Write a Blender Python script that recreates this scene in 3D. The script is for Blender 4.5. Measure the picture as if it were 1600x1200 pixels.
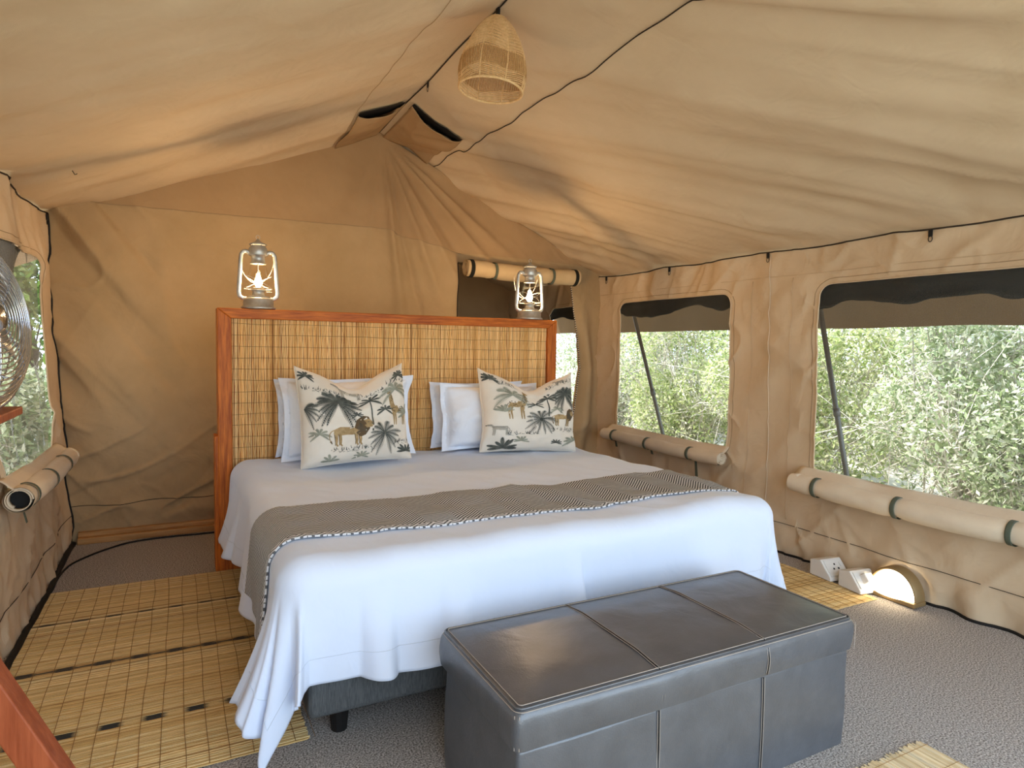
import bpy, math, random
import numpy as np
from mathutils import Vector, Matrix

for o in list(bpy.data.objects): bpy.data.objects.remove(o)
SC = bpy.context.scene
COL = SC.collection
random.seed(7); RNG = np.random.default_rng(7)
PI = math.pi

# ------------------------------------------------------------------ camera, world, sun, exposure
YAW, PIT, ROL, FPX = 0.4796, -0.0583, 0.0161, 1002.8
CAM = Vector((0.9353, -4.1322, 1.1805))
fw = Vector((math.sin(YAW)*math.cos(PIT), math.cos(YAW)*math.cos(PIT), math.sin(PIT)))
rt0 = Vector((math.cos(YAW), -math.sin(YAW), 0)); up0 = rt0.cross(fw)
rt = rt0*math.cos(ROL) + up0*math.sin(ROL); up = up0*math.cos(ROL) - rt0*math.sin(ROL)
cd = bpy.data.cameras.new('camera'); cam = bpy.data.objects.new('camera', cd); COL.objects.link(cam)
M = Matrix.Identity(4)
for i in range(3):
    M[i][0] = rt[i]; M[i][1] = up[i]; M[i][2] = -fw[i]; M[i][3] = CAM[i]
cam.matrix_world = M
cd.sensor_fit = 'HORIZONTAL'; cd.sensor_width = 36; cd.lens = FPX/1600*36; cd.clip_start = .02
SC.camera = cam

wd = bpy.data.worlds.new('overcast_sky'); SC.world = wd; wd.use_nodes = True
bg = wd.node_tree.nodes['Background']; bg.inputs[0].default_value = (.66, .82, 1.0, 1); bg.inputs[1].default_value = 3.6
sd = bpy.data.lights.new('sun', 'SUN'); sd.energy = 12.0; sd.angle = .03; sd.color = (1, .965, .90)
sun = bpy.data.objects.new('sun', sd); COL.objects.link(sun)
sun.rotation_euler = Vector((-.30, .42, .86)).to_track_quat('Z', 'Y').to_euler()
pd = bpy.data.lights.new('doorway_portal', 'AREA'); pd.shape = 'RECTANGLE'; pd.size = 3.5; pd.size_y = 2.7; pd.cycles.is_portal = True
po = bpy.data.objects.new('doorway_portal', pd); COL.objects.link(po)
po.location = (2.17, -4.72, 1.33); po.rotation_euler = (PI/2, 0, 0)     # faces +y, into the tent
vs = SC.view_settings
SC.display_settings.display_device = 'sRGB'
vs.view_transform = 'Standard'; vs.look = 'None'; vs.gamma = 1; vs.use_curve_mapping = False
vs.exposure = 0.42
SC.cycles.max_bounces = 10; SC.cycles.diffuse_bounces = 6; SC.cycles.transparent_max_bounces = 16
SC.cycles.sample_clamp_indirect = 6; SC.cycles.caustics_reflective = False; SC.cycles.caustics_refractive = False

# ------------------------------------------------------------------ helpers
def lin(r, g, b):
    f = lambda c: ((c/255+.055)/1.055)**2.4 if c > 10 else c/255/12.92
    return (f(r), f(g), f(b), 1)

def _hash(ix, iy, s):
    h = (ix.astype(np.int64)*374761393 + iy.astype(np.int64)*668265263 + s*974634777) & 0x7fffffff
    h = ((h ^ (h >> 13))*1274126177) & 0x7fffffff
    return ((h ^ (h >> 16)) & 0xffff)/65535.0*2-1
def noise(x, y=0.0, s=0):
    x, y = np.broadcast_arrays(np.asarray(x, float), np.asarray(y, float))
    ix, iy = np.floor(x), np.floor(y); fx, fy = x-ix, y-iy
    fx = fx*fx*fx*(fx*(fx*6-15)+10); fy = fy*fy*fy*(fy*(fy*6-15)+10)
    a = _hash(ix, iy, s); b = _hash(ix+1, iy, s); c = _hash(ix, iy+1, s); d = _hash(ix+1, iy+1, s)
    return (a*(1-fx)+b*fx)*(1-fy)+(c*(1-fx)+d*fx)*fy
def fbm(x, y=0.0, s=0, o=3):
    return sum(noise(x*2**k, np.asarray(y)*2**k, s+k)/2**k for k in range(o))
def rid(x, y=0.0, s=0, p=6): return (1-np.abs(noise(x, y, s)))**p
def ss(a, b, x):
    t = np.clip((np.asarray(x, float)-a)/(b-a), 0, 1); return t*t*(3-2*t)

WL = {}
def props(o, label=None, cat=None, group=None, kind=None):
    if label: o['label'] = label
    if cat: o['category'] = cat
    if group: o['group'] = group
    if kind: o['kind'] = kind
    return o
def thing(name, loc, label, cat, group=None, kind=None):
    o = bpy.data.objects.new(name, None); COL.objects.link(o); o.location = loc; o.empty_display_size = .05
    WL[o.name] = Vector(loc); return props(o, label, cat, group, kind)
def copy_tree(o, shift=(0, 0, 0), parent=None):
    c = o.copy(); COL.objects.link(c)
    if parent is not None: c.parent = parent
    else:
        c.location = o.location+Vector(shift)
    for ch in list(o.children): copy_tree(ch, parent=c)
    return c

class MB:
    def __init__(s): s.v = []; s.f = []; s.m = []; s.uv = []
    def add(s, vs, fs, mi=0):
        b = len(s.v); s.v.extend([tuple(map(float, p)) for p in vs]); s.f.extend([tuple(i+b for i in f) for f in fs]); s.m.extend([mi]*len(fs)); return s
    def box(s, a, b, mi=0, rot=None, piv=None):
        (x0, y0, z0), (x1, y1, z1) = a, b
        vs = [Vector(p) for p in ((x0,y0,z0),(x1,y0,z0),(x1,y1,z0),(x0,y1,z0),(x0,y0,z1),(x1,y0,z1),(x1,y1,z1),(x0,y1,z1))]
        if rot is not None:
            piv = Vector(piv) if piv else sum(vs, Vector())/8
            vs = [rot @ (p-piv)+piv for p in vs]
        return s.add(vs, [(0,3,2,1),(4,5,6,7),(0,1,5,4),(1,2,6,5),(2,3,7,6),(3,0,4,7)], mi)
    def bar(s, p, q, w, h, mi=0, upv=(0, 0, 1)):
        p, q = Vector(p), Vector(q); d = (q-p).normalized(); x = d.cross(Vector(upv)).normalized(); y = x.cross(d)
        vs = [b+x*sx*w/2+y*sy*h/2 for b in (p, q) for sx, sy in ((-1,-1),(1,-1),(1,1),(-1,1))]
        return s.add(vs, [(0,1,2,3),(7,6,5,4),(0,4,5,1),(1,5,6,2),(2,6,7,3),(3,7,4,0)], mi)
    def tube(s, path, r, n=8, closed=False, mi=0, caps=True):
        P = [Vector(p) for p in path]; N = len(P)
        rr = r if hasattr(r, '__len__') else [r]*N
        vs = []; ref = None
        for i in range(N):
            if closed: d = P[(i+1) % N]-P[i-1]
            else: d = P[min(i+1, N-1)]-P[max(i-1, 0)]
            d = d.normalized() if d.length > 1e-9 else Vector((0, 0, 1))
            if ref is None: ref = Vector((0, 0, 1)) if abs(d.z) < .9 else Vector((1, 0, 0))
            x = (ref-d*ref.dot(d)).normalized(); y = d.cross(x); ref = x
            for k in range(n):
                a = 2*PI*k/n; vs.append(P[i]+(x*math.cos(a)+y*math.sin(a))*rr[i])
        fs = []
        for i in range(N if closed else N-1):
            j = (i+1) % N
            for k in range(n): fs.append((i*n+k, i*n+(k+1) % n, j*n+(k+1) % n, j*n+k))
        if caps and not closed: fs.append(tuple(range(n-1, -1, -1))); fs.append(tuple((N-1)*n+k for k in range(n)))
        return s.add(vs, fs, mi)
    def lathe(s, prof, c=(0, 0, 0), n=24, mi=0, axis=None, close=False):
        c = Vector(c); R = Vector((0, 0, 1)).rotation_difference(Vector(axis)).to_matrix() if axis else Matrix.Identity(3)
        vs = [c+R @ Vector((r*math.cos(2*PI*k/n), r*math.sin(2*PI*k/n), z)) for r, z in prof for k in range(n)]
        L = len(prof); fs = [(i*n+k, i*n+(k+1) % n, ((i+1) % L)*n+(k+1) % n, ((i+1) % L)*n+k) for i in range(L if close else L-1) for k in range(n)]
        return s.add(vs, fs, mi)
    def grid(s, P, mi=0, flip=False, wrap=False, uv=None):
        nu, nv = P.shape[:2]; fs = []
        for i in range(nu-1):
            for j in range(nv if wrap else nv-1):
                jj = (j+1) % nv
                q = (i*nv+j, (i+1)*nv+j, (i+1)*nv+jj, i*nv+jj); fs.append(q[::-1] if flip else q)
        if uv is not None: s.uv.extend(uv.reshape(-1, 2).tolist())
        return s.add(P.reshape(-1, 3), fs, mi)
    def build(s, name, mats, parent=None, smooth=False, bevel=0, solid=0, kind=None, local=False, seg=2, colors=None):
        off = Vector((0, 0, 0))
        if parent is not None and not local: off = WL[parent.name]
        me = bpy.data.meshes.new(name); me.from_pydata([(p[0]-off.x, p[1]-off.y, p[2]-off.z) for p in s.v], [], s.f)
        for m in (mats if isinstance(mats, (list, tuple)) else [mats]): me.materials.append(m)
        if any(s.m): me.polygons.foreach_set('material_index', s.m)
        if smooth: me.polygons.foreach_set('use_smooth', [True]*len(me.polygons))
        if s.uv:
            u = me.uv_layers.new(name='UVMap'); li = np.zeros(len(me.loops), np.int32); me.loops.foreach_get('vertex_index', li)
            u.data.foreach_set('uv', np.asarray(s.uv)[li].ravel())
        if colors is not None:
            a = me.color_attributes.new('tint', 'FLOAT_COLOR', 'POINT'); a.data.foreach_set('color', np.asarray(colors, float).ravel())
        me.update()
        o = bpy.data.objects.new(name, me); COL.objects.link(o)
        if parent is not None: o.parent = parent
        WL[o.name] = off
        if bevel:
            b = o.modifiers.new('bevel', 'BEVEL'); b.width = bevel; b.segments = seg; b.limit_method = 'ANGLE'; b.angle_limit = .6
        if solid:
            q = o.modifiers.new('solid', 'SOLIDIFY'); q.thickness = abs(solid); q.offset = -1 if solid > 0 else 1
        if kind: o['kind'] = kind
        return o

# ------------------------------------------------------------------ materials
def mat(name, col, rough=.8, metal=0, spec=.3, var=None, vscale=8, bump=0, bscale=200, stretch=None, coord='Object', sheen=0, trans=0, bump2=None):
    """principled; var = second colour mixed in by noise; bump = height of a fine noise relief"""
    m = bpy.data.materials.new(name); m.use_nodes = True; nt = m.node_tree; N = nt.nodes; L = nt.links
    p = N['Principled BSDF']; p.inputs['Base Color'].default_value = col; p.inputs['Roughness'].default_value = rough
    p.inputs['Metallic'].default_value = metal; p.inputs['Specular IOR Level'].default_value = spec
    if sheen: p.inputs['Sheen Weight'].default_value = sheen
    tc = N.new('ShaderNodeTexCoord'); mp = N.new('ShaderNodeMapping'); L.new(tc.outputs[coord], mp.inputs[0])
    if stretch: mp.inputs['Scale'].default_value = stretch
    if var:
        n = N.new('ShaderNodeTexNoise'); n.inputs['Scale'].default_value = vscale; n.inputs['Detail'].default_value = 5; n.inputs['Roughness'].default_value = .65
        L.new(mp.outputs[0], n.inputs['Vector'])
        r = N.new('ShaderNodeValToRGB'); r.color_ramp.elements[0].position = .36; r.color_ramp.elements[1].position = .66
        r.color_ramp.elements[0].color = col; r.color_ramp.elements[1].color = var
        L.new(n.outputs['Fac'], r.inputs[0]); L.new(r.outputs[0], p.inputs['Base Color'])
    if bump:
        n2 = N.new('ShaderNodeTexNoise'); n2.inputs['Scale'].default_value = bscale; n2.inputs['Detail'].default_value = 4
        L.new(mp.outputs[0], n2.inputs['Vector'])
        b = N.new('ShaderNodeBump'); b.inputs['Strength'].default_value = 1; b.inputs['Distance'].default_value = bump
        L.new(n2.outputs['Fac'], b.inputs['Height'])
        if bump2:
            n3 = N.new('ShaderNodeTexNoise'); n3.inputs['Scale'].default_value = bump2[1]; n3.inputs['Detail'].default_value = 3; n3.inputs['Distortion'].default_value = .6
            L.new(mp.outputs[0], n3.inputs['Vector'])
            b2 = N.new('ShaderNodeBump'); b2.inputs['Distance'].default_value = bump2[0]; L.new(n3.outputs['Fac'], b2.inputs['Height']); L.new(b2.outputs[0], b.inputs['Normal'])
        L.new(b.outputs[0], p.inputs['Normal'])
    if trans:
        t = N.new('ShaderNodeBsdfTranslucent'); t.inputs[0].default_value = col; mx = N.new('ShaderNodeMixShader'); mx.inputs[0].default_value = trans
        L.new(p.outputs[0], mx.inputs[1]); L.new(t.outputs[0], mx.inputs[2]); L.new(mx.outputs[0], N['Material Output'].inputs[0])
    return m
def tint_mat(name, rough=.7, bump=0, bscale=300, spec=.3):
    m = mat(name, (1, 1, 1, 1), rough, spec=spec, bump=bump, bscale=bscale); nt = m.node_tree
    a = nt.nodes.new('ShaderNodeVertexColor'); a.layer_name = 'tint'; nt.links.new(a.outputs[0], nt.nodes['Principled BSDF'].inputs['Base Color']); return m
def emit_mat(name, col, strength):
    m = bpy.data.materials.new(name); m.use_nodes = True; N = m.node_tree.nodes; N.remove(N['Principled BSDF'])
    e = N.new('ShaderNodeEmission'); e.inputs[0].default_value = col; e.inputs[1].default_value = strength
    m.node_tree.links.new(e.outputs[0], N['Material Output'].inputs[0]); return m

CANVAS = mat('canvas_tan', lin(214,192,160), .92, spec=.1, var=lin(204,181,149), vscale=1.6, bump=.0006, bscale=420, bump2=(.010, 5))
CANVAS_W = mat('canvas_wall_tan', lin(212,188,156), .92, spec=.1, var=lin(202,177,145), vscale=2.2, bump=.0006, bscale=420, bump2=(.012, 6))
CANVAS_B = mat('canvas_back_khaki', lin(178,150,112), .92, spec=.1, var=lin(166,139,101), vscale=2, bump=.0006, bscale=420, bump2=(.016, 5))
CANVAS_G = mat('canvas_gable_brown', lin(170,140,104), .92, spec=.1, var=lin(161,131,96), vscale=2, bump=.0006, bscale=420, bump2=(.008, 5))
CANVAS_R = mat('canvas_roll_cream', lin(226,210,184), .9, spec=.1, var=lin(218,200,174), vscale=6, bump=.0004, bscale=500)
FLY = mat('fly_sheet_brown', lin(118,94,68), .9, spec=.1, var=lin(104,82,60), vscale=3, trans=.3)
OLIVE = mat('olive_dark_canvas', lin(34,32,24), .9, var=lin(26,25,19), vscale=6)
STRAP = mat('strap_green', lin(88,94,78), .85, bump=.0004, bscale=700)
BLACK = mat('black_rubber', lin(22,20,19), .6)
CORD = mat('dark_seam_cord', lin(52,42,33), .85)
STITCH = mat('seam_thread', lin(158,132,100), .9)  # plain thread colour, darker than the wall canvas
WHITE = mat('white_cotton', lin(218,227,244), .85, spec=.2, sheen=.2, bump=.0002, bscale=900, bump2=(.004, 9))
PILLOWM = mat('white_pillow_cotton', lin(234,238,246), .8, spec=.25, sheen=.1, bump=.0002, bscale=900, bump2=(.006, 12))
DIVAN = mat('divan_grey_ribbed', lin(96,98,98), .9, var=lin(66,68,70), vscale=60, stretch=(9,9,.6), bump=.0015, bscale=60)
LEATHER = mat('dark_brown_leather', lin(74,76,80), .34, spec=1.0, var=lin(86,88,92), vscale=9, bump=.0005, bscale=260, bump2=(.004, 7))
THREAD = mat('leather_stitch', lin(170,158,146), .6)
GALV = mat('galvanised_steel', lin(205,202,194), .42, metal=.75, var=lin(182,180,172), vscale=30)
CHROME = mat('chrome_wire', lin(200,200,204), .18, metal=1)
PLAST = mat('white_plastic', lin(232,228,220), .45, spec=.5)
BRONZE = mat('bronze_lamp_housing', lin(150,124,84), .5, metal=.3)
JUTE = mat('jute_cord', lin(240,206,154), .85, var=lin(218,180,126), vscale=70, bump=.0006, bscale=500)
BARK = mat('pale_twig', lin(214,208,194), .9, var=lin(160,150,136), vscale=20)
TRUNK = mat('dark_trunk', lin(70,58,46), .95, var=lin(44,38,32), vscale=12, bump=.01, bscale=20)
GROUND = mat('dry_ground', lin(182,178,168), .95, var=lin(150,148,134), vscale=1.5, bump=.02, bscale=12)
POLE = mat('grey_pole', lin(118,118,114), .5, metal=.6)
def wood(name, axis, c1=(212,118,38), c2=(146,66,18)):
    st = [14, 14, 14]; st[axis] = 1.1
    return mat(name, lin(*c1), .45, spec=.22, var=lin(*c2), vscale=4.2, stretch=tuple(st), bump=.0006, bscale=10)
WX, WY, WZ = wood('orange_wood_x', 0), wood('orange_wood_y', 1), wood('orange_wood_z', 2)
PINE = wood('pine_beam', 0, (190,146,92), (160,112,62))
TABW = wood('reddish_stand_wood', 2, (168,88,52), (140,66,34))
# carpet
CARPET = mat('loop_carpet', lin(82,74,68), .97, spec=.05, var=lin(226,219,212), vscale=190, bump=.004, bscale=230)
# window gauze: a dense woven screen, part open
def gauze(name, col, lo, hi, pitch=.006):
    m = bpy.data.materials.new(name); m.use_nodes = True; N = m.node_tree.nodes; L = m.node_tree.links
    p = N['Principled BSDF']; p.inputs['Base Color'].default_value = col; p.inputs['Roughness'].default_value = .9; p.inputs['Specular IOR Level'].default_value = .1
    tr = N.new('ShaderNodeBsdfTransparent'); mx = N.new('ShaderNodeMixShader')
    tc = N.new('ShaderNodeTexCoord'); sx = N.new('ShaderNodeSeparateXYZ'); L.new(tc.outputs['Object'], sx.inputs[0])
    outs = []
    for k in (1, 2):
        a = N.new('ShaderNodeMath'); a.operation = 'MULTIPLY'; a.inputs[1].default_value = 2*PI/pitch; L.new(sx.outputs[k], a.inputs[0])
        b = N.new('ShaderNodeMath'); b.operation = 'SINE'; L.new(a.outputs[0], b.inputs[0]); outs.append(b)
    ad = N.new('ShaderNodeMath'); ad.operation = 'MAXIMUM'; L.new(outs[0].outputs[0], ad.inputs[0]); L.new(outs[1].outputs[0], ad.inputs[1])
    mr = N.new('ShaderNodeMapRange'); mr.inputs[1].default_value = -.4; mr.inputs[2].default_value = 1; mr.inputs[3].default_value = lo; mr.inputs[4].default_value = hi
    L.new(ad.outputs[0], mr.inputs[0]); L.new(mr.outputs[0], mx.inputs[0]); L.new(tr.outputs[0], mx.inputs[1]); L.new(p.outputs[0], mx.inputs[2])
    L.new(mx.outputs[0], N['Material Output'].inputs[0]); return m
GAUZE = gauze('window_gauze', lin(98,98,94), .08, .44)
GAUZE_L = gauze('window_gauze_dense', lin(168,170,168), .22, .66)
# thin lamp glass
def glass():
    m = bpy.data.materials.new('lamp_glass'); m.use_nodes = True; N = m.node_tree.nodes; L = m.node_tree.links; N.remove(N['Principled BSDF'])
    tr = N.new('ShaderNodeBsdfTransparent'); tr.inputs[0].default_value = (1, .97, .92, 1); g = N.new('ShaderNodeBsdfGlossy'); g.inputs['Roughness'].default_value = .05
    lw = N.new('ShaderNodeLayerWeight'); lw.inputs[0].default_value = .25; mx = N.new('ShaderNodeMixShader')
    k = N.new('ShaderNodeMath'); k.operation = 'MULTIPLY'; k.inputs[1].default_value = .22; L.new(lw.outputs['Fresnel'], k.inputs[0]); L.new(k.outputs[0], mx.inputs[0]); L.new(tr.outputs[0], mx.inputs[1]); L.new(g.outputs[0], mx.inputs[2]); L.new(mx.outputs[0], N['Material Output'].inputs[0]); return m
GLASS = glass()
# ------------------------------------------------------------------ tent shell
XR, YB, YFR = 4.064, .304, -4.7
XM, ZM = 2.173, 2.633
ZER, ZEL = 1.77, 1.885
def xleft(z): return .36-.095*np.asarray(z)/1.85
XLE = float(xleft(ZEL))
YA = 1.97                                    # far end of the annex behind the back wall
KR = (ZM-ZER)/(XR-XM); KL = (ZM-ZEL)/(XM-XLE)
def roofz(x): x = np.asarray(x, float); return np.where(x > XM, ZM-(x-XM)*KR, ZM-(XM-x)*KL)

def wall_disp(y, z, s):
    """creases of a hanging canvas wall, positive = into the tent"""
    d = .014*fbm(y*2.2, z*1.1, s) + .012*np.maximum(0, fbm(y*5+z*2.0, z*3-y*1.5, s+5)) + .010*np.maximum(0, noise(y*4+z*5.5, (y-z)*1.1, s+7))
    d = d + .014*rid((y+z*.9)*3.4, (y-z)*1.4, s+20, 8) + .008*rid((y*.9-z*1.1)*4.0, (y+z)*1.6, s+21, 9) + .012*rid(y*7+z*2.2, z*1.5, s+22)*ss(1.35, 1.65, z) + .014*rid(y*6-z*3, z*2, s+23)*ss(.45, .1, z)
    d = d + .022*ss(1.45, 1.72, z)*noise(y*8+z*2, z*.8, s+9)          # gathers below the eave
    d = d + .020*ss(.20, .03, z)*fbm(y*8, z*2, s+12)                # rumpled skirt
    return d
def eave_sag(y, s): return -.012*np.abs(np.sin((np.asarray(y)-.3)*PI/.82)) + .004*noise(np.asarray(y)*3, 0, s)

def holed_wall(name, y0, y1, ztop, windows, xf, sgn, s, mate, zfun=None):
    """canvas wall in the plane of the tent side, with rounded window holes left open"""
    mb = MB()
    def P(y, z):
        y, z = np.broadcast_arrays(np.asarray(y, float), np.asarray(z, float))
        zz = z + eave_sag(y, s)*ss(ztop-.25, ztop, z)
        return np.stack([xf(z)+sgn*wall_disp(y, z, s), y, zz], -1)
    cuts = sorted(windows, key=lambda w: -w[1]); cur = y0
    def patch(ya, yb):
        n = max(3, int(abs(ya-yb)/.03)); yy, zz = np.meshgrid(np.linspace(ya, yb, n), np.linspace(0, ztop, 81), indexing='ij'); mb.grid(P(yy, zz), flip=sgn < 0)
    for (wy0, wy1, wz0, wz1) in cuts:                             # wy0 < wy1
        b1, b0 = wy1+.10, wy0-.10
        if cur-b1 > 1e-4: patch(cur, b1)
        # frame: outer rectangle -> rounded hole
        cy, cz = (wy0+wy1)/2, (wz0+wz1)/2; hw, hh = (wy1-wy0)/2, (wz1-wz0)/2; R = .07
        per = []
        for (a, b, n) in (((b1,0),(b1,ztop),80),((b1,ztop),(b0,ztop),80),((b0,ztop),(b0,0),80),((b0,0),(b1,0),80)):
            for k in range(n): t = k/n; per.append((a[0]+(b[0]-a[0])*t, a[1]+(b[1]-a[1])*t))
        inner = hole_loop_from(per, b0, b1, 0, ztop, wy0, wy1, wz0, wz1, R)
        rows = 30; O = np.array(per); I = np.array(inner); G = []
        for k in range(rows):
            t = (k/(rows-1))**.8; q = O*(1-t)+I*t; G.append(P(q[:, 0], q[:, 1]))
        mb.grid(np.array(G), wrap=True, flip=sgn > 0)
        cur = b0
    if cur-y1 > 1e-4: patch(cur, y1)
    return mb.build(name, mate, smooth=True, kind='structure'), P
def hole_loop_from(per, b0, b1, c0, c1, wy0, wy1, wz0, wz1, R):
    out = []
    for y, z in per:
        a = wy0+(y-b0)/(b1-b0)*(wy1-wy0); b = wz0+(z-c0)/(c1-c0)*(wz1-wz0)
        dy = min(a-wy0, wy1-a); dz = min(b-wz0, wz1-b)
        if dy < R and dz < R:
            ccx = wy0+R if a-wy0 < R else wy1-R; ccz = wz0+R if b-wz0 < R else wz1-R
            vx, vz = a-ccx, b-ccz; l = max(abs(vx), abs(vz)); h = math.hypot(vx, vz)
            a, b = ccx+vx/h*R*l/R, ccz+vz/h*R*l/R
        out.append((a, b))
    return out
def round_loop(wy0, wy1, wz0, wz1, R, step=.03):
    pts = []
    for (cy, cz, a0) in ((wy1-R, wz1-R, 0), (wy0+R, wz1-R, 90), (wy0+R, wz0+R, 180), (wy1-R, wz0+R, 270)):
        for k in range(7): a = math.radians(a0+k*15); pts.append((cy+R*math.cos(a), cz+R*math.sin(a)))
    out = []
    for i in range(len(pts)):
        a, b = pts[i], pts[(i+1) % len(pts)]; n = max(1, int(math.dist(a, b)/step))
        for k in range(n): out.append((a[0]+(b[0]-a[0])*k/n, a[1]+(b[1]-a[1])*k/n))
    return out

def add_window(name, P, w, sgn, folds=0):
    wy0, wy1, wz0, wz1 = w; loop = round_loop(wy0, wy1, wz0, wz1, .07)
    yy, zz = np.meshgrid(np.linspace(wy0-.02, wy1+.02, 60), np.linspace(wz0-.02, wz1+.02, 40), indexing='ij')
    G = P(yy, zz); G[..., 0] -= sgn*(.010 + folds*.012*(noise(yy*9, zz*.9, 4)+1))
    mb = MB(); mb.grid(G); o = mb.build(name, GAUZE_L if sgn > 0 else GAUZE, smooth=True, kind='structure')
    q = np.array(loop); B = P(q[:, 0], q[:, 1]); B[:, 0] += sgn*.002
    t = MB(); t.tube(B, .0045, 6, closed=True); t.build('window_binding', CANVAS_W, o, smooth=True, local=True)
    q2 = np.array(round_loop(wy0-.03, wy1+.03, wz0-.03, wz1+.03, .11)); B = P(q2[:, 0], q2[:, 1]); B[:, 0] += sgn*.001
    t = MB(); t.tube(B, .0016, 5, closed=True); t.build('window_stitching', STITCH, o, local=True)
    return o

W1 = (-1.135, .035, .51, 1.54); W2 = (-3.12, -1.768, .48, 1.548); W3 = (.50, 1.10, .53, 1.545)
wr, PR = holed_wall('wall_right', YA, YFR, ZER, [W1, W2, W3], lambda z: XR+0*np.asarray(z), -1, 11, CANVAS_W)
WLa = (-1.13, -.02, .60, 1.60); WLb = (-3.12, -1.77, .60, 1.60)
wl, PL = holed_wall('wall_left', YA, YFR, ZEL, [WLa, WLb], xleft, 1, 31, CANVAS_W)
add_window('window_1', PR, W1, -1); add_window('window_2', PR, W2, -1); add_window('window_3', PR, W3, -1, folds=1)
add_window('window_4', PL, WLa, 1, folds=1); add_window('window_5', PL, WLb, 1)

def seam(P, pts, parent, sgn, axis=0, r=.0022, name='seam', m=None, n=40):
    pts = np.array(pts); q = []
    for a, b in zip(pts[:-1], pts[1:]):
        for k in range(n): q.append(a+(b-a)*k/n)
    q.append(pts[-1]); q = np.array(q); B = P(q[:, 0], q[:, 1]); B[:, axis] += sgn*.0045
    t = MB(); t.tube(B, r, 5); return t.build(name, m or STITCH, parent, smooth=True, local=True)
seam(PR, [(.3,.172),(YFR,.172)], wr, -1, m=CORD, r=.0016)
seam(PR, [(-1.452,.02),(-1.444,1.75)], wr, -1, r=.0022, m=CANVAS_R); seam(PR, [(-1.30,.02),(-1.30,1.6)], wr, -1, r=.0014, m=CANVAS_W); seam(PR, [(-1.60,.2),(-1.60,1.6)], wr, -1, r=.0014, m=CANVAS_W)
seam(PR, [(.3,1.615),(YFR,1.615)], wr, -1, r=.0016, m=CANVAS_W)
seam(PL, [(.3,.165),(YFR,.165)], wl, 1, m=CORD, r=.0016)
for (P, par, sg, zt, sd_) in ((PR, wr, -1, ZER, 11), (PL, wl, 1, ZEL, 31)):
    seam(P, [(YB,zt-.004),(YFR,zt-.004)], par, sg, r=.004, name='eave_cord', m=CORD, n=160)

# --- roof (two slopes, one sheet)
def roof_disp(x, y, right):
    a = -y; b = np.abs(x-XM)/ (XR-XM)*2.08; edge = ss(0, .25, b)*ss(2.08, 1.75, b)
    if right:
        c = b*.74-a*.67; l = b*.67+a*.74
        d = .030*fbm(c*2.6, l*.35, 3)+.016*np.maximum(0, noise(c*7, l*.5, 7))**1.3*2 + .008*noise(c*15, l*.8, 8)*ss(1.9, .2, a)
        d = d + .016*rid(c*3.4, l*.45, 9)*ss(.4, 1.2, b)+.010*rid(c*6.5, l*.6, 10)*ss(.8, 1.6, b)
        g = ss(.9, .0, a)                                            # gathers by the vent and the gable
        d = d + .010*g*noise((a*.5+b*.2)*22, b*.5, 5)
    else:
        c = b*.25+a*.97; l = b*.97-a*.25
        d = .028*fbm(c*1.6, l*.35, 13) + .010*fbm(c*4, l*1.2, 15)
    e2 = .010*noise(a*11, 1.5, 40)*ss(1.55, 2.0, b)*ss(2.08, 2.02, b)    # small gathers along the eave cord
    return (d)*edge+e2
def roof_pt(x, y, right):
    x, y = np.broadcast_arrays(np.asarray(x, float), np.asarray(y, float))
    e = ss(.75, 1.0, np.abs(x-XM)/(XR-XM if right else XM-XLE))
    ridge = (1-ss(0, .12, np.abs(x-XM)))*.010*np.sin((y+.685)/.88*PI)**2   # ridge lifts between its hooks
    z = roofz(x)-roof_disp(x, y, right)+e*eave_sag(y, 11 if right else 31)-.012*np.sin(np.clip(np.abs(x-XM)/1.9, 0, 1)*PI)+ridge
    return np.stack([x, y, z], -1)
mb = MB()
ys = np.concatenate([np.linspace(YA, YB, 20)[:-1], np.linspace(YB, -3.2, 190), np.linspace(-3.2, YFR, 30)[1:]])
xx, yy = np.meshgrid(np.linspace(XM, XR, 96), ys, indexing='ij'); mb.grid(roof_pt(xx, yy, True), flip=True)
xx, yy = np.meshgrid(np.linspace(XM, XLE, 96), ys, indexing='ij'); mb.grid(roof_pt(xx, yy, False))
ceil = mb.build('ceiling', CANVAS, smooth=True, kind='structure')
def roof_line(fx, right, r, m, name, y0=YB-.01, y1=YFR, n=160, drop=.004):
    y = np.linspace(y0, y1, n); B = roof_pt(fx(y), y, right); B[:, 2] -= drop
    t = MB(); t.tube(B, r, 5); return t.build(name, m, ceil, smooth=True, local=True)
roof_line(lambda y: XM+0*y, True, .0035, CORD, 'ridge_cord', drop=.006)
roof_line(lambda y: 2.58+.010*noise(y*1.7, 0, 3), True, .0028, CORD, 'seam')
roof_line(lambda y: 1.86+.004*noise(y*3, 0, 6), False, .0011, CANVAS_G, 'seam')
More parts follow.
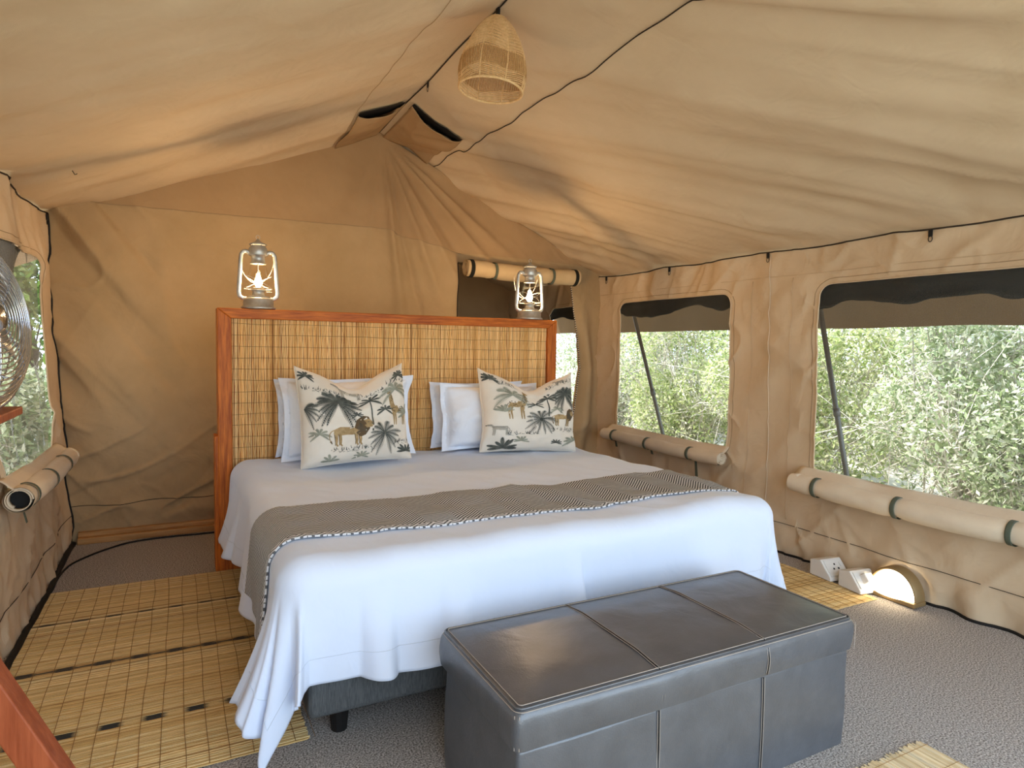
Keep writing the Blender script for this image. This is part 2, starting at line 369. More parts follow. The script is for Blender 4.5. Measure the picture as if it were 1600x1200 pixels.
# hooks: webbing tab with a wire loop
def hook(p, parent):
    p = Vector(p); t = MB(); t.box(p+Vector((-.004,-.009,-.026)), p+Vector((.004,.009,.006))); h = t.build('hook', BLACK, parent, local=True, bevel=.002)
    t = MB(); c = p+Vector((0, 0, -.036)); t.tube([c+Vector((0, .009*math.cos(a), .014*math.sin(a))) for a in np.linspace(0, 2*PI, 14)[:-1]], .0018, 5, closed=True)
    t.build('wire_loop', BLACK, h, smooth=True, local=True)
for y in (-.05+.27, -.56, -1.42, -2.34, -3.2): hook(PR(y, ZER-.012)+np.array([-.006, 0, 0]), ceil)
hook(PL(.26, ZEL-.02)+np.array([.006, 0, 0]), ceil)
for y in (-.69,): hook(roof_pt(XM, y, True)+np.array([0, 0, -.008]), ceil)
t = MB(); t.tube([(.50,-.42,roof_pt(.5,-.42,False)[2]-.002),(.51,-.425,roof_pt(.5,-.42,False)[2]-.02),(.52,-.43,roof_pt(.5,-.42,False)[2]-.016)], .002, 5); t.build('hook', BLACK, ceil, local=True)

# ridge vents: a black gap under a hanging canvas flap, on both slopes by the gable
for right in (True, False):
    sx = 1 if right else -1
    xa, xb = (2.20, 2.52) if right else (2.155, 1.875)
    # dark net behind
    u, v = np.meshgrid(np.linspace(xa, xb, 16), np.linspace(-.375, -.27, 6), indexing='ij'); G = roof_pt(u, v, right); G[..., 2] -= .012
    t = MB(); t.grid(G); t.build('vent_net', BLACK, ceil, smooth=True, local=True)
    u, v = np.meshgrid(np.linspace(0, 1, 26), np.linspace(0, 1, 30), indexing='ij')
    X = xa+(xb-xa)*u; Y = .285-(.285+.345)*v; G = roof_pt(X, Y, right)
    bulge = ss(0, .6, v)*np.sin(np.clip(u, 0, 1)*PI)**.6
    G[..., 2] -= .014+.030*bulge*(v**1.2) + .006*noise(u*7+v*1.5, v*1.5, 21)*ss(0, .2, v)
    G[..., 1] += .018*bulge*v**2
    t = MB(); t.grid(G, flip=right); t.build('vent_flap', CANVAS_G, ceil, smooth=True, local=True, solid=.004)

# --- back wall with the gable and the doorway to the annex
APX = (2.19, 2.617)
def back_disp(x, z):
    r = np.hypot(x-APX[0], z-APX[1])+1e-6; th = np.degrees(np.arctan2(x-APX[0], APX[1]-z))       # 0 = straight down, + = right
    d = .014*fbm(x*2.4, z*1.3, 51)+.010*np.maximum(0, fbm(x*4-z*3, z*4+x*2, 54))
    for (a, w, amp) in ((7, 2.2, .05), (14, 1.6, -.03), (22, 2.6, .045), (31, 2.0, .03), (38, 2.2, -.03), (45, 2.4, .05), (53, 2.0, .035), (-6, 3, .02), (-22, 5, .015)):
        d = d + amp*np.exp(-((th-a)/w)**2)*ss(0, .5, r)*ss(1.7, .9, r)
    # slanting drag creases at the left corner and along the foot
    lc = ss(1.1, .3, x); q = (x-.3)*1.0+(z-1.8)*.75
    d = d + .045*lc*np.maximum(0, noise(q*7, (x-z)*.9, 61))**1.2*2*ss(.1, .5, z) + .02*np.exp(-((x-(.82+.10*(1.9-z)))/.05)**2)*ss(1.95, 1.6, z)*ss(.9, 1.4, z)
    d = d + .024*lc*rid(q*4.6, (x-z)*1.5, 62, 9)*ss(.1, .4, z) + .014*rid((x+z*.8)*3.4, (z-x)*1.3, 63, 9)*(.3+.7*lc) + .012*rid((x*1.1-z*.7)*4.1, (z+x)*1.2, 64, 9)*lc
    d = d + .026*rid((z*1.2-x*.6)*5.0, (x+z)*1.6, 67, 8)*ss(.9, .3, z)*ss(.06, .2, z)
    lo = ss(.75, .15, z); q2 = (z)*1.0-(x)*.55
    d = d + .045*lo*np.maximum(0, noise(q2*10, (x+z)*1.1, 66))*2*ss(.05, .16, z)
    return d
def PB(x, z, off=0.0):
    x, z = np.broadcast_arrays(np.asarray(x, float), np.asarray(z, float))
    return np.stack([x, YB-off-back_disp(x, z)*.85+0*x, z], -1)
DX0 = 2.775; DZ = 1.80
def door_edge(z): return np.interp(z, [0, .38, .70, 1.013, 1.25, 1.508, 1.79, 2.2], [3.74, 3.787, 3.83, 3.871, 3.845, 3.789, 3.752, 3.752])
mb = MB()
u, v = np.meshgrid(np.linspace(0, 1, 210), np.linspace(0, 1, 180), indexing='ij')
x0 = xleft(v*1.9); X = x0+(DX0-x0)*u; mb.grid(PB(X, v*(roofz(X)+.01)))
u, v = np.meshgrid(np.linspace(0, 1, 60), np.linspace(0, 1, 34), indexing='ij')
X = DX0+(3.752-DX0)*u; mb.grid(PB(X, DZ+v*(roofz(X)+.01-DZ)))
u, v = np.meshgrid(np.linspace(0, 1, 26), np.linspace(0, 1, 90), indexing='ij')
Z = v*(roofz(3.752+(XR-3.752)*u)+.01); e = door_edge(Z); X = e+(XR-e)*u
G = PB(X, Z); G[..., 1] -= .035*np.sin(u*PI*2.2+1.5*noise(Z*1.3, 0, 3))*ss(1.75, 1.2, Z); mb.grid(G)
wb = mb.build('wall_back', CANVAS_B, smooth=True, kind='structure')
# overlapping gable panel
def zseam(x): return np.interp(x, [.44, 2.24, 2.30, 2.80, 3.3, 3.75, 4.06], [1.965, 1.985, 1.955, 1.86, 1.86, 1.85, 1.84])
mb = MB(); u, v = np.meshgrid(np.linspace(0, 1, 200), np.linspace(0, 1, 40), indexing='ij'); X = .455+(3.9-.455)*u; zs = np.minimum(zseam(X), roofz(X)-.004)
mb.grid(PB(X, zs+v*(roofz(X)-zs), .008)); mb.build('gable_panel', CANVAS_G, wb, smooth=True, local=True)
xs = np.linspace(.46, 2.8, 120); B = PB(xs, np.minimum(zseam(xs), roofz(xs)-.004), .009); t = MB(); t.tube(B, .0022, 5); t.build('seam', STITCH, wb, smooth=True, local=True)
xs = np.linspace(.36, 2.75, 140); B = PB(xs, .205+.02*xs/2.4+.006*noise(xs*5, 0, 2), .002); t = MB(); t.tube(B, .0018, 5); t.build('seam', CORD, wb, smooth=True, local=True)
zs = np.linspace(.02, 1.79, 100); B = PB(door_edge(zs), zs, .002); t = MB()
t.tube(B, .0035, 6); t.build('door_zip_tape', CANVAS_R, wb, smooth=True, local=True)
t = MB()
for z in np.arange(.4, 1.72, .018): p = PB(float(door_edge(z))-.004, z, .005); t.box(p-np.array([.004,.003,.004]), p+np.array([.004,.003,.004]))
t.build('zip_teeth', BLACK, wb, local=True, kind='stuff')
zs = np.linspace(.02, 1.79, 60); B = PB(DX0+0*zs, zs, .003); t = MB(); t.tube(B, .004, 6); t.build('door_binding', CORD, wb, smooth=True, local=True)
zs = np.linspace(0, 1.88, 60); B = PB(xleft(zs)+.025, zs, .004); B[:, 0] = PL(YB-.03, zs)[:, 0]+.004; B[:, 1] = np.minimum(B[:, 1], YB-.02); t = MB(); t.tube(B, .005, 6); t.build('corner_cord', BLACK, wb, smooth=True, local=True)

# --- floor, baseboard, strips for the dark floor gaps, annex shell, front wall with the open doorway
mb = MB(); mb.box((.1, YFR, -.06), (4.3, YA, 0)); floor = mb.build('floor', CARPET, kind='structure')
mb = MB(); mb.box((.405, .225, 0), (2.74, .30, .036)); bb = mb.build('baseboard_back', PINE, kind='structure', bevel=.004)
mb = MB(); mb.box((.405, .262, .036), (2.74, .30, .062)); mb.build('upper_batten', PINE, bb, bevel=.003, local=True)
mb = MB(); y = np.linspace(.25, YFR+.1, 200); mb.tube(np.stack([np.convolve(np.pad(PL(y, .02)[:, 0], 12, 'edge'), np.ones(25)/25, 'valid')+.016, y, .006+0*y], -1), .014, 6); mb.build('gap_shade_1', BLACK, smooth=True, kind='structure')  # black strip stands in for the dark gap at the left wall foot
mb = MB(); y = np.linspace(.25, YFR+.1, 200); mb.tube(np.stack([PR(y, .02)[:, 0]-.004, y, .004+0*y], -1), .008, 6); mb.build('gap_shade_2', BLACK, smooth=True, kind='structure')  # same dark gap line, put in as a black strip, right wall
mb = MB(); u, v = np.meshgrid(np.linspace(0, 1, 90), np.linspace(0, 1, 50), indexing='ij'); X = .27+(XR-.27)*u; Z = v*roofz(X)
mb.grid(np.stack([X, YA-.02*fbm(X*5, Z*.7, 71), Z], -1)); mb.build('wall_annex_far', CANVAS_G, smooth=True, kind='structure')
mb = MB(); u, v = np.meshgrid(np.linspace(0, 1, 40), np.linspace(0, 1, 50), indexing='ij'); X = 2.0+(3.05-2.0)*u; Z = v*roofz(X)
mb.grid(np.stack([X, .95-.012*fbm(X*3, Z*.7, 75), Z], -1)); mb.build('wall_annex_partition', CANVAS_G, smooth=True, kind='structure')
mb = MB()
for xa, xb in ((.27, .45), (3.90, XR)):
    u, v = np.meshgrid(np.linspace(xa, xb, 8), np.linspace(0, 1, 30), indexing='ij'); mb.grid(np.stack([u, YFR+.03*noise(u*9, v, 4), v*roofz(u)], -1))
u, v = np.meshgrid(np.linspace(.45, 3.90, 60), np.linspace(0, 1, 8), indexing='ij'); za = roofz(u)-.14; mb.grid(np.stack([u, YFR+.02*noise(u*5, v, 4), za+v*(roofz(u)-za)], -1))
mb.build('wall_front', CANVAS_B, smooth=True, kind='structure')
# ------------------------------------------------------------------ reeds (headboard panel and mats)
REED = tint_mat('split_reed', .62, .0004, 400)
REEDC = [lin(204,164,104), lin(190,146,86), lin(212,176,118), lin(176,130,74), lin(198,156,94), lin(150,108,58)]
def reed_sheet(o, U, V, N, length, width, pitch, h, seg=6, cols=None, dye=None, wob=.0012, ragged=0, seed=1):
    """half-round reeds side by side; U along a reed, V across, N out of the sheet"""
    rg = np.random.default_rng(seed); o, U, V, N = map(np.array, (o, U, V, N)); n = int(width/pitch); mb = MB(); C = []
    cols = cols or REEDC; prof = [(-.5, 0), (-.25, .85), (.25, .85), (.5, 0)]
    for i in range(n):
        c = np.array(cols[rg.choice(len(cols), p=None if len(cols) != 6 else [.28,.24,.18,.12,.13,.05])][:3])*rg.uniform(.86, 1.1)
        l0 = rg.uniform(-ragged, ragged*.3); l1 = length+rg.uniform(-ragged*.3, ragged); hh = h*rg.uniform(.6, 1.15)
        us = np.linspace(l0, l1, seg+1); wv = rg.uniform(-1, 1, seg+1)*wob; G = np.zeros((seg+1, 4, 3))
        for k, (a, b) in enumerate(prof): G[:, k] = o+np.outer(us, U)+np.outer((i+.5+a)*pitch+wv, V)+np.outer(np.full(seg+1, b*hh), N)
        mb.grid(G)
        for k in range(seg+1):
            cc = c*rg.uniform(.93, 1.05)
            if dye is not None:
                d = dye((i+.5)*pitch, us[k], rg)
                if d: cc = cc*(1-d)+np.array([.012, .016, .018])*d
            C.extend([(*cc, 1)]*4)
    return mb, C

THR = mat('brown_thread', lin(120,84,46), .9)
# ------------------------------------------------------------------ headboard
HX0, HX1, HY, HYB, HZ = 1.11, 3.11, -.569, -.43, 1.353
hb = thing('headboard', (2.11, -.5, 0), 'tall freestanding headboard with orange wooden frame and reed panel behind the bed', 'headboard')
sw, tw = .066, .052
def prism(poly, y0, y1):
    n = len(poly); mb = MB(); mb.add([(x, y0, z) for x, z in poly]+[(x, y1, z) for x, z in poly], [tuple(range(n-1, -1, -1))[::-1], tuple(range(2*n-1, n-1, -1))]+[(i, i+n, (i+1) % n+n, (i+1) % n) for i in range(n)]); return mb
prism([(HX0,HZ),(HX1,HZ),(HX1-sw,HZ-tw),(HX0+sw,HZ-tw)][::-1], HY, HYB).build('top_rail', WX, hb, bevel=.004)
prism([(HX0,0),(HX0+sw,.0),(HX0+sw,HZ-tw),(HX0,HZ)], HY, HYB).build('stile', WZ, hb, bevel=.004)
prism([(HX1-sw,0),(HX1,0),(HX1,HZ),(HX1-sw,HZ-tw)], HY, HYB).build('stile', WZ, hb, bevel=.004)
MB().box((HX0-.018, HY+.006, 0), (HX0+.002, HYB-.01, .70)).build('side_board', WZ, hb, bevel=.003)
MB().box((HX0+sw, HY, 0), (HX1-sw, HYB, .035)).build('bottom_rail', WX, hb, bevel=.003)
MB().box((HX0+sw, HY+.012, .035), (HX0+sw+.05, HYB-.01, .34)).build('inner_post', WZ, hb, bevel=.003)
MB().box((HX0+sw+.05, HY+.03, .035), (HX1-sw, HYB-.02, .30)).build('lower_panel', WX, hb)
MB().box((HX0+sw, HY+.026, .30), (HX1-sw, HYB-.015, HZ-tw)).build('backing_panel', WX, hb)
def hdye(v, u, rg): return 0
rm, C = reed_sheet((HX0+sw, HY+.024, .30), (0,0,1), (1,0,0), (0,-1,0), HZ-tw-.30, HX1-HX0-2*sw, .0047, .005, seg=20, wob=.0020, seed=5, cols=[lin(248,206,140), lin(240,192,120), lin(252,216,154), lin(222,170,100), lin(244,200,130), lin(190,138,78)])
rm.build('reed_panel', REED, hb, kind='stuff', colors=C)
for k, z in enumerate(np.arange(.34, HZ-tw, .0585)):
    xs = np.linspace(HX0+sw, HX1-sw, 60); MB().tube(np.stack([xs, 0*xs+HY+.0187, z+.003*noise(xs*6, k, 8)], -1), 0.0008, 4).build('binding_thread', THR, hb)

# ------------------------------------------------------------------ bed: divan base, mattress
bed = thing('divan_bed', (2.17, -1.45, 0), 'king size bed with grey ribbed divan base under the white duvet', 'bed')
MB().box((1.25, -2.31, .105), (3.09, -.585, .345)).build('divan_base', DIVAN, bed, bevel=.02, seg=3)
MB().box((1.26, -2.30, .347), (3.08, -.585, .535)).build('mattress', PILLOWM, bed, bevel=.05, seg=4)
for x in (1.36, 2.98):
    for y in (-2.20, -.72):
        MB().lathe([(0,0),(.024,0),(.034,.105),(0,.105)], (x, y, 0), 12).build('leg', BLACK, bed)

# ------------------------------------------------------------------ duvet: a sheet laid over the rounded mattress, hanging in folds
BX0, BX1, BYH, BYF, BZ, BR = 1.165, 3.135, -.60, -2.335, .575, .085
def folds(w, s=0):
    return .45*fbm(w*4.2, .3, 81+s, 2)+.5*np.maximum(0, noise(w*8.5, .8, 83+s))*1.6
def drape(s, t, off=0.0):
    """s: across in metres from the bed's middle line, t: metres from the head end; returns xyz"""
    s, t = np.broadcast_arrays(np.asarray(s, float), np.asarray(t, float)); cx = (BX0+BX1)/2
    hw = (BX1-BX0)/2-BR; L = (BYH-BYF)-BR
    grow = 1+.14*ss(.6, 1.7, t)
    ex = np.maximum(np.abs(s)-hw, 0)*np.where(s < 0, grow, 1.0); sg = np.sign(s); ey = np.maximum(t-L, 0)
    r = np.hypot(ex, ey); ux = np.where(r > 1e-9, ex/np.maximum(r, 1e-9), 0)*sg; uy = np.where(r > 1e-9, -ey/np.maximum(r, 1e-9), 0)
    th = np.arctan2(ey, np.maximum(ex, 1e-9))                           # 0 = side, pi/2 = foot
    rr = BR+off; q = rr*PI/2
    arc = np.minimum(r, q); h = rr*np.sin(arc/rr); drop = rr*(1-np.cos(arc/rr)); rest = np.maximum(r-q, 0)
    w = np.where(sg < 0, 0, 40)+np.minimum(t, L)+np.where((ex > 0) & (ey > 0), th*.55, np.where(ey > 0, PI/2*.55+(hw-np.minimum(np.abs(s), hw)), 0))
    corner = np.where((ex > 0) & (ey > 0), np.sin(2*th)**2, 0)
    F = folds(w)*np.where(sg < 0, np.where(ey > 0, .26+.18*ss(0, .35, hw-np.abs(s)), .27), .24)+corner*(.0+.10*np.cos(th*7.0+1.2))
    al = np.where((sg < 0) & (ey <= 0), .09, .05)+.02*corner
    h = h+rest*(np.sin(al)+F*(.55+.9*np.minimum(rest, .35)/.35)); drop = drop+rest*np.cos(al)*(1-.14*np.minimum(np.abs(F), .5))
    bx = np.clip(s, -hw, hw)+cx; by = BYH-np.minimum(t, L)
    puff = .007*rid(bx*2.6+by*1.8, (by-bx)*.9, 92, 7)+.010*fbm(bx*2.1, by*2.1, 91)+.004*fbm(bx*6+by*2, by*5, 94)-.028*ss(.55, .0, t)*0
    X = bx+ux*h; Y = by+uy*h; Z = BZ+off-drop+puff*(1-ss(0, .2, r))
    X = X+ux*.012*noise(t*4, s*3, 97)*ss(0, .15, r); Z = np.maximum(Z, .012)
    return np.stack([X, Y, Z], -1)
HWB = (BX1-BX0)/2-BR; DS, DF = .40, .40
def duvet_grid(s0, s1, t0, t1, ns, nt, off=0.0):
    u, v = np.meshgrid(np.linspace(s0, s1, ns), np.linspace(t0, t1, nt), indexing='ij'); return drape(u, v, off), u, v
G, u, v = duvet_grid(-HWB-DS, HWB+DS, .02, 1.65+DF, 300, 240)
mb = MB(); mb.grid(G, flip=True); dv = mb.build('duvet', WHITE, smooth=True, solid=.012); dv['label'] = 'white cotton duvet draped over the bed with loose hanging folds'; dv['category'] = 'duvet'
hs = HWB+DS-.075; ht = 1.65+DF-.075
line = [(-hs, a) for a in np.linspace(.05, ht, 120)]+[(a, ht) for a in np.linspace(-hs, hs, 180)][1:]+[(hs, a) for a in np.linspace(ht, .05, 120)][1:]
q = np.array(line); MB().tube(drape(q[:, 0], q[:, 1], .0005), .0009, 4).build('hem_stitching', mat('hem_thread', lin(204,212,224), .9), dv, smooth=True, local=True)  # stitching in its own slightly greyer thread colour

# bed runner, chevron woven
def runner_mat():
    m = bpy.data.materials.new('chevron_runner'); m.use_nodes = True; N = m.node_tree.nodes; L = m.node_tree.links; p = N['Principled BSDF']; p.inputs['Roughness'].default_value = .9; p.inputs['Specular IOR Level'].default_value = .1
    uv = N.new('ShaderNodeUVMap'); sp = N.new('ShaderNodeSeparateXYZ'); L.new(uv.outputs[0], sp.inputs[0])
    def M(op, a, b=None, c=None):
        n = N.new('ShaderNodeMath'); n.operation = op
        for i, q in enumerate((a, b, c)):
            if q is None: continue
            if isinstance(q, (int, float)): n.inputs[i].default_value = q
            else: L.new(q, n.inputs[i])
        return n.outputs[0]
    U, V = sp.outputs[0], sp.outputs[1]
    def stripes(zig, amp, pitch, duty):
        z = M('PINGPONG', U, zig); a = M('MULTIPLY_ADD', z, amp, V); return M('LESS_THAN', M('FRACT', M('DIVIDE', a, pitch)), duty)
    fine = stripes(.11, 1.0, .0150, .40); bold = stripes(.030, .9, .0185, .55)
    e1 = M('GREATER_THAN', V, .382); e2 = M('LESS_THAN', V, .012); edge = M('MAXIMUM', e1, 0)
    sel = N.new('ShaderNodeMix'); sel.data_type = 'FLOAT'; L.new(edge, sel.inputs[0]); L.new(fine, sel.inputs[2]); L.new(bold, sel.inputs[3])
    cm = N.new('ShaderNodeMix'); cm.data_type = 'RGBA'; L.new(sel.outputs[0], cm.inputs[0]); cm.inputs[6].default_value = lin(98,98,98); cm.inputs[7].default_value = lin(220,220,218)
    dk = N.new('ShaderNodeMix'); dk.data_type = 'RGBA'; dk.blend_type = 'MULTIPLY'; L.new(edge, dk.inputs[0]); L.new(cm.outputs[2], dk.inputs[6]); dk.inputs[7].default_value = (1.05, 1.05, 1.08, 1)
    L.new(dk.outputs[2], p.inputs['Base Color']); b = N.new('ShaderNodeBump'); b.inputs['Distance'].default_value = .0012; L.new(sel.outputs[0], b.inputs['Height']); L.new(b.outputs[0], p.inputs['Normal']); return m
G, u, v = duvet_grid(-HWB-.33, HWB+.30, 1.115, 1.525, 320, 60, .010)
G[..., 2] += .003*fbm(u*7, v*9, 33)
mb = MB(); mb.grid(G, flip=True, uv=np.stack([u+3, v-1.115], -1)); ru = mb.build('bed_runner', runner_mat(), smooth=True, solid=.006)
props(ru, 'grey chevron woven runner laid across the foot of the white duvet', 'bed runner')

# ------------------------------------------------------------------ pillows and printed cushions
def cushion_surf(w, h, T, flange=0.0, dip=0.0, ear=0.0, seed=0, pinch=.06):
    def S(u, v, side):
        u, v = np.broadcast_arrays(np.asarray(u, float), np.asarray(v, float))
        a, b = np.abs(u), np.abs(v); k = 1-flange
        x = u*w/2*(1-pinch*(1-v*v)*a**3); z = v*h/2*(1-pinch*(1-u*u)*b**3)
        ua, vb = np.clip(a/k, 0, 1), np.clip(b/k, 0, 1)
        th = T/2*np.sqrt(np.clip((1-ua**2.6)*(1-vb**2.6), 0, 1))**.85
        z = z-dip*np.exp(-(u/.42)**2)*ss(-.1, 1, v)+ear*(a**4)*ss(.3, 1, v)
        x = x+.5*ear*np.sign(u)*0
        wr_ = (.016 if flange else .012)*fbm(u*2.3, v*2.3, seed)+(.008 if flange else .005)*rid(u*2.6+v*1.4, v*1.6-u, seed+6, 6)*np.minimum(1, th/(T*.2))-.0*np.minimum(1, th/(T*.2)) + .008*noise(u*6, v*2, seed+3)*(1-np.minimum(1, th/(T*.4)))
        th = th*(1-.35*dip/.08*np.exp(-(u/.3)**2)*ss(.1, 1, v)) if dip else th
        y = -side*th+wr_+(.03*np.sin(u*2.1+seed)*ss(.5, 1, b) if flange else 0)+.025*ear/.05*(a**3)*ss(.2, 1, v)
        return np.stack([x, y, z+h/2], -1)
    return S
def cushion(name, S, mate, loc, lean, rz, label, cat, group=None, roll=0, n=44):
    mb = MB(); g = np.sin(np.linspace(-PI/2, PI/2, n)); u, v = np.meshgrid(g, g, indexing='ij')
    mb.grid(S(u, v, 1)); mb.grid(S(u, v, -1), flip=True)
    o = mb.build(name, mate, smooth=True); o.rotation_euler = (lean, roll, rz); o.location = loc; o.rotation_mode = 'XYZ'
    return props(o, label, cat, group)
PG = 'white pillows against the headboard'
Sw = cushion_surf(.66, .41, .20, flange=.10, seed=3)
cushion('pillow', Sw, PILLOWM, (1.705, -.645, .585), -.10, 0, 'rear white pillow of the left pair, mostly hidden, against reed headboard', 'pillow', PG)
cushion('pillow', cushion_surf(.70, .43, .27, flange=.11, seed=9), PILLOWM, (1.735, -.775, .583), -.16, .03, 'white flanged pillow directly behind the cushion with the big lion', 'pillow', PG)
cushion('pillow', cushion_surf(.62, .385, .20, flange=.10, seed=14), PILLOWM, (2.53, -.645, .585), -.10, 0, 'rear white pillow of the right pair, against reed headboard', 'pillow', PG)
cushion('pillow', cushion_surf(.64, .385, .27, flange=.11, seed=19), PILLOWM, (2.56, -.775, .583), -.16, -.03, 'white flanged pillow in front of right pair, left of the giraffe cushion', 'pillow', PG)

CUSH = mat('cream_cushion_linen', lin(232,224,210), .9, spec=.1, sheen=.2, bump=.0003, bscale=800, var=lin(226,216,200), vscale=4)
INK = mat('print_charcoal', lin(66,70,66), .9, var=lin(104,106,98), vscale=40); INK2 = mat('print_grey_green', lin(138,140,124), .9, var=lin(168,168,150), vscale=40); TAN = mat('print_tan', lin(186,160,118), .9, var=lin(150,124,84), vscale=50); BRN = mat('print_brown', lin(98,80,58), .9); PALE = mat('print_pale', lin(206,198,182), .9)
class Print:
    def __init__(s, S): s.S = S; s.k = []
    def fig(s, name): s.k.append((name, MB())); return s
    def pt(s, u, v, off=.0016):
        e = .01; a = s.S(u, v, 1); du = s.S(u+e, v, 1)-a; dv_ = s.S(u, v+e, 1)-a; n = np.cross(du, dv_); n = n/np.linalg.norm(n, axis=-1, keepdims=True); n = np.where(n[..., 1:2] < 0, n, -n); return a+n*off
    KEY = {'ink': 0, 'grey': 1, 'tan': 2, 'brown': 3, 'pale': 4}
    def stroke(s, pts, w0, w1, key, off=.0016, n=6):
        P = np.array(pts, float); d = np.r_[0, np.cumsum(np.hypot(*np.diff(P, axis=0).T))]; t = np.linspace(0, d[-1], n)
        q = np.stack([np.interp(t, d, P[:, 0]), np.interp(t, d, P[:, 1])], -1); tg = np.gradient(q, axis=0); tg /= np.maximum(np.hypot(tg[:, 0], tg[:, 1])[:, None], 1e-9); nn = np.stack([-tg[:, 1], tg[:, 0]], -1)
        w = np.linspace(w0, w1, n)[:, None]/2; c = np.clip(np.stack([q+nn*w, q-nn*w], 1).reshape(-1, 2), -.985, .985); vs = s.pt(c[:, 0], c[:, 1], off)
        s.k[-1][1].add(vs, [(2*i, 2*i+1, 2*i+3, 2*i+2) for i in range(n-1)], s.KEY[key])
    def blob(s, pts, key, off=.0013):
        P = np.clip(np.array(pts, float), -.985, .985); c = P.mean(0); m = len(P); q = np.concatenate([c[None], c+(P-c)*.5, P]); vs = s.pt(q[:, 0], q[:, 1], off)
        s.k[-1][1].add(vs, [(0, 1+i, 1+(i+1) % m) for i in range(m)]+[(1+i, 1+m+i, 1+m+(i+1) % m, 1+(i+1) % m) for i in range(m)], s.KEY[key])
    def palm(s, x, y, r, key, fr=9, trunk=0, droop=.55, a0=-20, a1=200, lw=.02, seed=0):
        s.fig('palm_print')
        rg = np.random.default_rng(seed)
        if trunk: s.stroke([(x, y), (x+.015, y-trunk*.5), (x-.005, y-trunk)], .022, .03, key)
        for k in range(fr):
            a = math.radians(a0+(a1-a0)*k/(fr-1)+rg.uniform(-6, 6)); L = r*rg.uniform(.8, 1.08)
            pts = [(x+L*t*math.cos(a), y+L*t*math.sin(a)*1.0-droop*L*t*t) for t in np.linspace(0, 1, 6)]
            s.stroke(pts, lw*.7, lw*.25, key)
            for j in range(1, 15):
                t = j/15; px = x+L*t*math.cos(a); py = y+L*t*math.sin(a)-droop*L*t*t; dx, dy = math.cos(a), math.sin(a)-2*droop*t; hh = math.hypot(dx, dy); dx, dy = dx/hh, dy/hh
                l = L*.24*math.sin(PI*(.15+.8*t))
                for sg in (1, -1): s.stroke([(px, py), (px+dx*l*.75-sg*dy*l*.55, py+dy*l*.75+sg*dx*l*.55-.1*l)], lw*.48, lw*.10, key, n=3, off=.0018)
    def ground(s, x0, x1, y, key, seed=0):
        s.fig('grass_print')
        rg = np.random.default_rng(seed)
        for k in range(int((x1-x0)*45)):
            x = rg.uniform(x0, x1); s.stroke([(x, y+rg.uniform(-.03, .02)), (x+rg.uniform(-.03, .03), y+rg.uniform(.02, .09))], .014, .003, key, n=3)
        for k in range(int((x1-x0)*14)):
            x = rg.uniform(x0, x1); s.stroke([(x, y-rg.uniform(0, .06)), (x+rg.uniform(.03, .1), y-rg.uniform(0, .06))], .010, .004, key, n=3)
    def ell(s, x, y, a, b, rot=0, n=14): return [(x+a*math.cos(t)*math.cos(rot)-b*math.sin(t)*math.sin(rot), y+a*math.cos(t)*math.sin(rot)+b*math.sin(t)*math.cos(rot)) for t in np.linspace(0, 2*PI, n+1)[:-1]]
    def lion(s, x, y, k, f=1):
        s.fig('lion_print')
        T = lambda L: [(x+f*a*k, y+b*k) for a, b in L]
        s.blob(T([(-.75,.22),(-.5,.34),(-.1,.3),(.3,.32),(.45,.1),(.2,-.12),(-.2,-.08),(-.5,-.1),(-.78,0)]), 'tan')
        for a, b in ((-.68,-.02),(-.5,-.04),(.18,-.05),(.34,-.02)): s.stroke(T([(a,b),(a+.03,-.35),(a-.01,-.62),(a+.07,-.66)]), .16*k, .07*k, 'tan', n=5); s.stroke(T([(a-.06,b),(a-.03,-.35),(a-.05,-.62)]), .03*k, .02*k, 'brown', n=4, off=.002)
        s.blob(T([(.12,.25),(.22,.62),(.5,.85),(.78,.78),(.86,.5),(.78,.15),(.6,-.15),(.38,-.25),(.2,-.05)]), 'brown', .0017)
        s.blob(T([(.55,.62),(.78,.66),(.98,.42),(.9,.24),(.66,.2),(.55,.38)]), 'tan', .0021)
        s.stroke(T([(.88,.42),(.98,.36)]), .05*k, .04*k, 'ink', n=3, off=.0024); s.stroke(T([(.72,.5),(.78,.5)]), .04*k, .03*k, 'ink', n=3, off=.0024)
        s.stroke(T([(-.75,.2),(-.95,.1),(-.98,-.2),(-.9,-.42)]), .05*k, .035*k, 'tan'); s.stroke(T([(-.92,-.36),(-.86,-.52)]), .1*k, .03*k, 'brown', n=3)
        for j in range(9): a = .2+j*.05; s.stroke(T([(a,.5-.05*(j % 3)),(a+.06,.1),(a+.02,-.12)]), .02*k, .008*k, 'ink', n=4, off=.002)
    def giraffe(s, x, y, k, f=1):
        s.fig('giraffe_print')
        T = lambda L: [(x+f*a*k, y+b*k) for a, b in L]
        s.stroke(T([(-.02,1.15),(.0,.7),(.08,.2),(.18,-.05)]), .15*k, .34*k, 'tan', n=8); s.blob(T([(-.2,1.12),(-.02,1.28),(.08,1.2),(.05,1.02),(-.18,1.03)]), 'tan')
        s.blob(T([(.0,.12),(.35,.2),(.75,.0),(.82,-.25),(.5,-.28),(.15,-.3),(-.02,-.1)]), 'tan')
        for a in (.08,.2,.66,.78): s.stroke(T([(a,-.2),(a+.02,-.6),(a-.02,-1.05)]), .13*k, .05*k, 'tan', n=5)
        s.stroke(T([(.82,-.05),(.92,-.3),(.9,-.5)]), .03*k, .02*k, 'brown', n=4); rg = np.random.default_rng(3)
